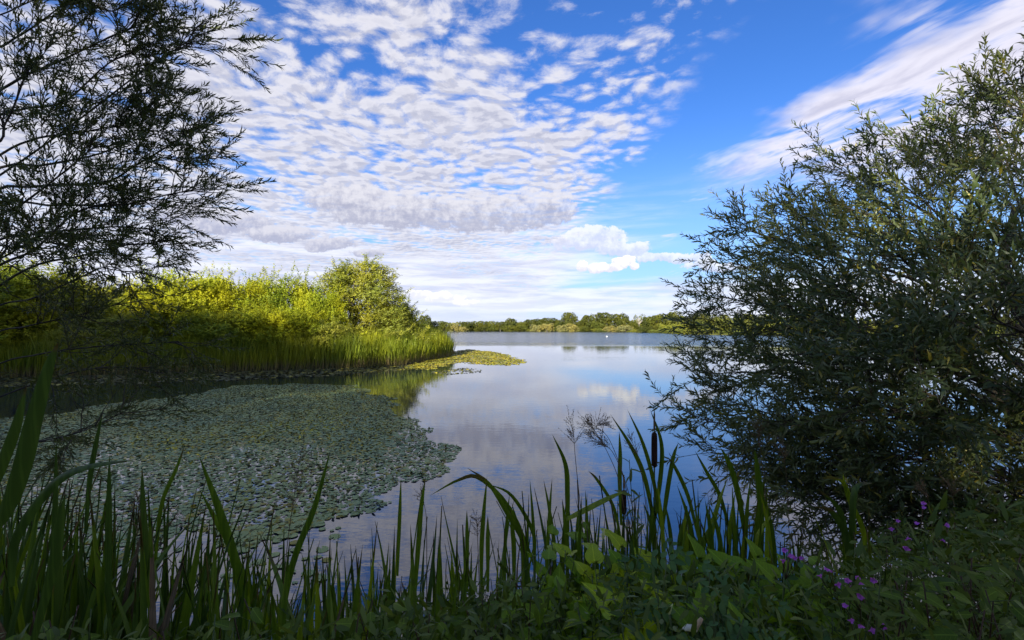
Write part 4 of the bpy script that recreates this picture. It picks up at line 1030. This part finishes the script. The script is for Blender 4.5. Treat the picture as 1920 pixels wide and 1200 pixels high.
seed_grass([(1480, 1000), (1475, 900), (1470, 860), (1462, 826)], 2.9, .4, 'second rust plume right of the first, before the willow leaves', 40, .09)
seed_grass([(1750, 1020), (1745, 960), (1738, 930), (1725, 910)], 2.2, .4, 'straw-coloured seed tuft beside the purple flowers at right', 22, .06)
seed_grass([(1790, 1020), (1790, 960), (1786, 930), (1780, 905)], 2.2, .4, 'upright straw-coloured seed tuft at the right', 20, .06)

# leaf shapes, unit length along +Y, flat in XY
def leaf_shape(name, outline, mat, droop=.18, fold=.18, wave=0.0):
    """outline: (y, halfwidth) from base to tip"""
    V, F = [], []
    for i, (y, w) in enumerate(outline):
        z = -droop * max(0, y) ** 2
        V += [(-w, y - (0), z + fold * w + wave * math.sin(y * 14)), (0, max(y, 0) if i == 0 else y, z), (w, y, z + fold * w - wave * math.sin(y * 14 + 1))]
        if i:
            a_ = (i - 1) * 3; F += [(a_, a_ + 1, a_ + 4), (a_, a_ + 4, a_ + 3), (a_ + 1, a_ + 2, a_ + 5), (a_ + 1, a_ + 5, a_ + 4)]
    return mesh(name, V, F, mat, smooth=True)
HEART = [(-.16, .20), (-.05, .34), (.10, .38), (.28, .35), (.46, .27), (.64, .18), (.82, .085), (1, .0)]
OVAL = [(0, .0), (.12, .15), (.3, .24), (.5, .26), (.7, .2), (.87, .1), (1, 0)]
LANCE = [(0, .02), (.15, .075), (.35, .10), (.6, .085), (.82, .045), (1, 0)]
L_BIND = [leaf_shape('bindweed_leaf_%d' % i, HEART, M['bindweed'], dr, fo, wv_) for i, (dr, fo, wv_) in enumerate([(.15, .3, .008), (.35, .15, .012), (.05, .5, .01)])]
L_SUNFLECK = [leaf_shape('sunfleck_leaf_%d' % i, HEART, M['bindweed_young'], dr, fo, .01) for i, (dr, fo) in enumerate([(.15, .35), (.3, .2)])]
L_BRAM = [leaf_shape('bramble_leaf_%d' % i, OVAL, M['bramble'], dr, fo, .012) for i, (dr, fo) in enumerate([(.15, .25), (.3, .15)])]
L_HERB = [leaf_shape('herb_leaf_%d' % i, LANCE, M['herb'], dr, .3, .004) for i, dr in enumerate((.2, .45))]
def compound(name, mat, pairs, dr):
    b = Buf(); V0 = []
    stemz = lambda y: -dr * y * y
    for i in range(pairs):
        y = .28 + .52 * i / max(1, pairs - 1)
        for s in (-1, 1):
            V0.append((0, y, stemz(y), s * .95, .35, .38))
    V0.append((0, .84, stemz(.84), 0, 1, .42))
    for (x, y, z, dx, dy, L) in V0:
        D = norm(np.array((dx, dy, -dr * y * 1.2 - .06))); Sd = norm(np.cross(D, (0, 0, 1.))); Nn = np.cross(Sd, D); pts = []
        for (t, w) in OVAL:
            for s in (-1, 0, 1): pts.append(np.array((x, y, z)) + D * t * L + Sd * s * w * L * .95 + Nn * (abs(s) * w * L * .2 - .12 * L * t * t))
        F = []
        for i in range(len(OVAL) - 1):
            a_ = i * 3; F += [(a_, a_ + 1, a_ + 4), (a_, a_ + 4, a_ + 3), (a_ + 1, a_ + 2, a_ + 5), (a_ + 1, a_ + 5, a_ + 4)]
        b.add(pts, F)
    b.add(*tube([(0, 0, 0), (0, .4, stemz(.4)), (0, .85, stemz(.85))], [.008, .006, .004], 4), 1)
    return b.mesh(name, [mat, M['stem']], True)
L_ELD = [compound('elder_leaf_%d' % i, M['elder'], p, dr) for i, (p, dr) in enumerate([(3, .15), (2, .3), (3, .4)])]
def leafmx(p, az, pitch, roll, s): return Matrix.Translation(p) @ Matrix.Rotation(.5, 4, 'X') @ Matrix.Rotation(az, 4, 'Z') @ Matrix.Rotation(pitch, 4, 'X') @ Matrix.Rotation(roll, 4, 'Y') @ Matrix.Scale(s, 4)
def plant(kind, px, py, d, label, group=None, nleaf=10, name=None, lean=.12, size=1.0, seed=None):
    """a leafy stem whose top shows at (px, py)"""
    g = np.random.default_rng(int(px * 7 + py) if seed is None else seed)
    top = at(px, py, d); bx, by = top.x + g.normal(0, lean), d + g.normal(0, lean * .6); z = max(-.03, zg(bx, by))
    names = dict(bind=('bindweed', 'bindweed'), young=('bindweed', 'bindweed'), elder=('elder_shoot', 'shrub'), herb=('willowherb', 'wildflower'), bram=('bramble', 'bramble'), nettle=('leafy_stalk', 'plant'))
    nm, cat = names[kind]
    o = thing(name or nm, label, cat, (bx, by, z), group)
    H = top.z - z; P = bez([(0, 0, 0), (g.normal(0, .04), g.normal(0, .04), H * .45), (top.x - bx, d - by, H)], 12)
    V, F = tube(P, np.linspace(.005, .0018, 12), 5); obj('stem', mesh('stem_' + nm, V, F, M['redstem' if kind in ('nettle', 'bram') else 'stem'], smooth=True), o)
    low = {'bind': .45, 'young': .55, 'elder': .4, 'herb': .4, 'bram': .4, 'nettle': .35}[kind]
    for i in range(nleaf):
        f = low + (1 - low) * (i + .5) / nleaf; q = f * 11; j = min(10, int(q)); p = P[j] * (1 - q + j) + P[j + 1] * (q - j)
        az = i * 2.4 + g.uniform(-.5, .5)
        if kind in ('bind', 'young'):
            s = .088 * size * g.uniform(.55, 1.2); ms = L_SUNFLECK if kind == 'young' and f > .8 else L_BIND; st = .05
            pt = -.25 + g.normal(0, .4)
        elif kind == 'elder': s = .19 * size * g.uniform(.7, 1.1) * (1.15 - .5 * f); ms = L_ELD; st = .015; pt = .35 + g.normal(0, .2)
        elif kind == 'herb': s = .075 * size * g.uniform(.7, 1.2) * (1.3 - .6 * f); ms = L_HERB; st = .0; pt = .5 + g.normal(0, .2)
        elif kind == 'bram': s = .068 * size * g.uniform(.7, 1.25); ms = L_BRAM; st = .05; pt = g.normal(0, .3)
        else: s = .075 * size * g.uniform(.7, 1.2); ms = L_BRAM if i % 2 else L_HERB; st = .01; pt = .1 + g.normal(0, .3)
        az_dir = Vector((-math.sin(az), math.cos(az), .35))
        pp = Vector(p) + az_dir * st * size
        if st > .03:
            V, F = tube([tuple(p), tuple(Vector(p) + az_dir * st * size * .6), tuple(pp)], [.0014, .0012, .001], 3); obj('leaf_stalk', mesh('leaf_stalk', V, F, M['stem']), o)
        obj('leaf', ms[int(g.integers(0, len(ms)))], o, mw=leafmx(pp, az, pt, g.normal(0, .3), s))
    return o, P
# bindweed tangle, centre right
g = np.random.default_rng(91)
BIND = [(1030, 1010), (1060, 1040), (1100, 1015), (1125, 1040), (1150, 1015), (1170, 1060), (1110, 1085), (1060, 1110), (1020, 1090), (1190, 1090), (1140, 1120), (1080, 1140), (1230, 1130), (1175, 1150), (1260, 1080), (1120, 1165), (1040, 1160), (1210, 1180), (1290, 1120), (1320, 1160), (1410, 1150), (1370, 1120), (1450, 1090), (1500, 1085), (1475, 1130), (1530, 1120), (1560, 1160), (1440, 1175), (1380, 1185), (985, 1130), (960, 1170), (1620, 1150), (1000, 1050)]
for k in range(62):
    px = g.uniform(1000, 1580); BIND.append((round(px), round(g.uniform(1015 + abs(px - 1150) * .12, 1190))))
BIND.sort()
for i, (px, py) in enumerate(BIND):
    k = 'young' if (1060 < px < 1260 and py < 1160 and i % 2) or i in (23, 25) else 'bind'  # upper leaves here take the brighter colour that paints in sun flecks
    side = 'left' if px < 1090 else ('middle' if px < 1260 else 'right')
    plant(k, px, py - 8, 2.05 - (py - 1010) / 190 * .6 + g.uniform(-.1, .12), '%s-leaved bindweed stem, %s from the left in the tangle at the bottom' % ('yellow-green' if k == 'young' else 'green', ordn(sorted(BIND).index((px, py)))), 'bindweed stems in the near tangle', 9, size=1.0)
EL = [(1235, 985, 1.9), (1260, 1015, 1.8), (1205, 1020, 1.8), (1300, 1050, 1.7), (1330, 1075, 1.6), (1290, 1085, 1.6), (1440, 1015, 1.9), (1425, 1060, 1.8), (1470, 1075, 1.7), (1400, 1095, 1.6), (1340, 1130, 1.4), (1310, 1140, 1.4), (1395, 1160, 1.35), (1250, 1050, 1.7), (1505, 1040, 1.9), (1180, 1120, 1.5), (1270, 1175, 1.3), (1500, 1165, 1.4)]
EL.sort()
for i, (px, py, d) in enumerate(EL):
    plant('elder', px, py, d, 'blue-green elder shoot with paired oval leaflets, %s from the left' % ordn(i), 'elder shoots on the near bank', 8, size=.9)
# dark tangle lower centre and right
g = np.random.default_rng(93); fill = []
for k in range(34): fill.append((g.uniform(640, 1020), g.uniform(1085, 1185), g.uniform(1.5, 2.0)))
for k in range(46): fill.append((g.uniform(1600, 1930), g.uniform(1020, 1180), g.uniform(1.35, 2.1)))
for k in range(14): fill.append((g.uniform(0, 640), g.uniform(1120, 1190), g.uniform(1.3, 1.6)))
for k in range(10): fill.append((g.uniform(1560, 1680), g.uniform(1080, 1190), g.uniform(1.5, 1.9)))
fill.sort(); seen = {}
for i, (px, py, d) in enumerate(fill):
    kind = 'bram' if (px > 1700 and i % 3) or i % 4 == 0 else ('herb' if i % 2 else 'nettle')
    wh = 'left corner' if px < 640 else ('lower centre' if px < 1100 else 'lower right')
    c_ = seen.get((kind, wh), 0); seen[(kind, wh)] = c_ + 1
    plant(kind, px, py, d, {'bram': 'dark green bramble shoot', 'herb': 'narrow-leaved weed', 'nettle': 'red-stemmed leafy weed'}[kind] + ' in the %s undergrowth, %s of them from the left' % (wh, ordn(c_)), 'weeds in the shaded undergrowth', 13, size=1.0, name='undergrowth_weed' if kind != 'bram' else None)
# brown leafy stalk beside the bulrush
plant('herb', 1180, 862, 2.35, 'tall stalk with ragged drooping leaves left of the bulrush', None, 30, lean=.03, size=1.35, name='leafy_stalk')
plant('herb', 1195, 955, 2.2, 'grey tangled herb at the foot of the brown stalk', None, 26, lean=.03, size=.7)
plant('nettle', 1100, 985, 2.1, 'silvery-leaved small plant at the left end of the bindweed', None, 14, lean=.03, size=.6)

# willowherb with purple flowers
def flower_mesh():
    b = Buf(); 
    for k in range(5):
        a_ = k * 2 * math.pi / 5; D = np.array([[math.cos(a_), math.sin(a_), .55]]); V, F = leaves(np.array([[0, 0, 0.]]), D, np.array([[0, 0, 1.]]), .55 if k else .75, .5, LT, LF); b.add(V, F)
    b.add(*tube([(0, 0, -.5), (0, 0, -.2), (0, 0, .08)], [.06, .12, .2], 6))
    return b.mesh('purple_flower', M['petal'], False)
FL = flower_mesh()
HERBS = [  # top px, py, d, flowers at px, py
 (1480, 1028, 1.75, [(1470, 1032), (1481, 1043), (1467, 1051), (1489, 1046), (1501, 1046)], 'leftmost purple-flowered willowherb with a cluster of four blooms'),
 (1555, 1060, 1.6, [(1552, 1066), (1558, 1069), (1537, 1080)], 'willowherb with a wide-open purple bloom, second from the left'),
 (1590, 1080, 1.55, [(1588, 1088), (1608, 1084), (1570, 1097), (1591, 1102), (1609, 1094)], 'willowherb with the densest group of purple blooms'),
 (1640, 1082, 1.6, [(1638, 1088)], 'willowherb with a single purple bloom right of the dense group'),
 (1614, 1110, 1.5, [(1613, 1118), (1583, 1136)], 'willowherb with two purple blooms below the dense group'),
 (1598, 1158, 1.45, [(1595, 1164), (1613, 1175)], 'low willowherb with purple buds near the bottom edge'),
 (1655, 1165, 1.5, [(1654, 1170), (1634, 1183), (1655, 1176)], 'low willowherb right of the low one by the bottom edge'),
 (1732, 940, 2.1, [(1731, 944), (1731, 952)], 'highest willowherb bloom under the willow at right'),
 (1685, 970, 2.0, [(1683, 977), (1670, 992), (1718, 982)], 'willowherb with scattered blooms, upper right group left side'),
 (1778, 978, 2.0, [(1775, 985), (1768, 1013)], 'rightmost purple willowherb bloom in the shade'),
 (1703, 1005, 1.9, [(1702, 1012), (1695, 1027), (1700, 1029), (1692, 1045)], 'willowherb with a stack of blooms down its stem at right'),
]
for i, (px, py, d, fl, lab) in enumerate(HERBS):
    o, P = plant('herb', px, py, d, lab, 'purple willowherbs', 14, lean=.05, size=.85)
    oz = Vector(o.location)
    for (fx, fy) in fl:
        p = at(fx, fy, d - .06 + random.uniform(-.04, .02)) - oz
        q = P[-2] if abs(p.z - P[-1][2]) < .05 else P[8]
        V, F = tube([tuple(q), tuple((Vector(q) + p) / 2 + Vector((0, 0, -.008))), tuple(p)], [.0014, .0012, .0012], 4); obj('flower_stalk', mesh('flower_stalk', V, F, M['redstem']), o)
        dr = (Vector((random.gauss(0, .5), -1, .45 + random.gauss(0, .3)))).normalized()
        obj('flower', FL, o, mw=Matrix.Translation(p) @ dr.to_track_quat('Z', 'Y').to_matrix().to_4x4() @ Matrix.Scale(random.uniform(.015, .022), 4))
# bindweed flower buds and the white wilted flower
def bud(px, py, d, hpx, mk, label, tilt=.15):
    p = at(px, py + hpx / 2, d); h = hpx / FPX * d
    o = thing('bindweed_bud', label, 'flower bud', tuple(p))
    V, F = tube([(0, 0, 0), (.0, 0, h * .3), (tilt * h * .3, 0, h * .6), (tilt * h * .7, 0, h)], [h * .10, h * .17, h * .12, h * .02], 8); obj('bud', mesh('bud', V, F, M[mk], smooth=True), o)
    V, F = tube([(0, 0, -.14), (.01, 0, -.07), (0, 0, h * .1)], [.0015, .0018, h * .11], 6); obj('stalk', mesh('bud_stalk', V, F, M['stem'], smooth=True), o)
bud(1131, 1001, 1.6, 20, 'bud', 'pale yellow pointed bindweed bud standing on top of the tangle')
bud(1255, 1142, 1.45, 20, 'bud', 'pale green bindweed bud in the lower tangle', .5)
o = thing('bindweed_flower', 'white wilting bindweed flower with a buff tip near the bottom edge', 'flower', tuple(at(1300, 1180, 1.3)))
s = 1.3 / FPX
V, F = tube([(-19 * s, 0, -1 * s), (-10 * s, 0, 3 * s), (0, 0, 2 * s), (5 * s, 0, -3 * s)], [3 * s, 6 * s, 6 * s, 4 * s], 9); obj('petal', mesh('white_trumpet', V, F, M['white'], smooth=True), o)
V, F = tube([(4 * s, 0, -4 * s), (7 * s, 0, 5 * s), (12 * s, 0, 14 * s), (16 * s, 0, 20 * s)], [3 * s, 3.6 * s, 4.6 * s, 3 * s], 9); obj('wilted_tip', mesh('wilted_tip', V, F, M['wilted'], smooth=True), o)
V, F = tube([(-19 * s, 0, -1 * s), (-26 * s, 0, -6 * s), (-30 * s, .02, -40 * s)], [2.5 * s, 2 * s, 1.2 * s], 6); obj('stalk', mesh('flower_base', V, F, M['stem'], smooth=True), o)
# small pale yellow lily flowers far left
p = at(8, 938, 2.2)
o = thing('yellow_flower', 'small yellow flower among the blades at the left edge', 'flower', tuple(p))
b = Buf()
for k in range(5):
    a_ = k * 1.2566; V, F = leaves(np.array([[0, 0, 0.]]), np.array([[math.cos(a_), math.sin(a_), .5]]), np.array([[0, 0, 1.]]), .014, .012, LT, LF); b.add(V, F)
obj('petals', b.mesh('yellow_petals', M['flower_yellow']), o)
V, F = tube([(0, 0, 0), (.01, 0, -.3), (0, 0, -.8)], .0014, 4); obj('stem', mesh('yellow_stem', V, F, M['stem']), o)

# ground cover: grass and small leaves over the bank
g = np.random.default_rng(95); n_ = 26000
x = g.uniform(-5, 5.5, n_); y = g.uniform(.6, 4.6, n_); s = lake_sd(x, y); kp = (s > -.25) & (np.abs(x) < y * 1.3 + .6)
x, y = x[kp], y[kp]; k = len(x)
V, FF = leaves(np.stack([x, y, np.maximum(hgt(x, y), -.03)], 1), norm(g.normal(0, .35, (k, 3)) + (0, 0, 1)), norm(g.normal(0, 1, (k, 3)) + (0, -1, 0)), g.uniform(.15, .5, k), .007, LT, LF)
tag(obj('bank_grass', mesh('bank_grass', V, FF, M['grass'])), 'fine dark grass covering the near bank', 'grass', kind='stuff')
n_ = 150000; x = g.uniform(-3, 5.0, n_); y = g.uniform(1.15, 3.9, n_); s = lake_sd(x, y); ppx = 960 + x / y * FPX
ytop = np.interp(ppx, [-100, 500, 640, 720, 900, 1010, 1100, 1300, 1500, 1650, 1800, 2000], [1195, 1185, 1165, 1135, 1110, 1090, 1085, 1080, 1085, 1010, 960, 925]) + 30 * np.sin(ppx * .031) * np.sin(y * 5) + 14 * np.sin(ppx * .11)
zt = CAM_H - (ytop - HOR) / FPX * y; z0 = np.maximum(hgt(x, y), -.03)
kp = (s > -.12) & (np.abs(ppx - 960) < 1080) & (zt > z0) & (y < 2.7 + np.clip(x, 0, 4) * .42)
x, y, zt, z0 = x[kp], y[kp], zt[kp], z0[kp]; k = len(x); zz = z0 + (zt - z0) * g.uniform(0, 1, k) ** 1.1
V, FF = leaves(np.stack([x, y, zz], 1), norm(g.normal(0, 1, (k, 3)) + (0, 0, .3)), norm(g.normal(0, .7, (k, 3)) + (0, -.4, 1)), g.uniform(.025, .065, k), g.uniform(.006, .016, k), LT, LF)
V2 = V
V, FF = V2, FF
tag(obj('ground_cover', mesh('ground_cover', V, FF, M['cover'])), 'dark small-leaved ground cover beneath the bank plants', 'ground cover', kind='stuff')
print('objects', len(bpy.data.objects))
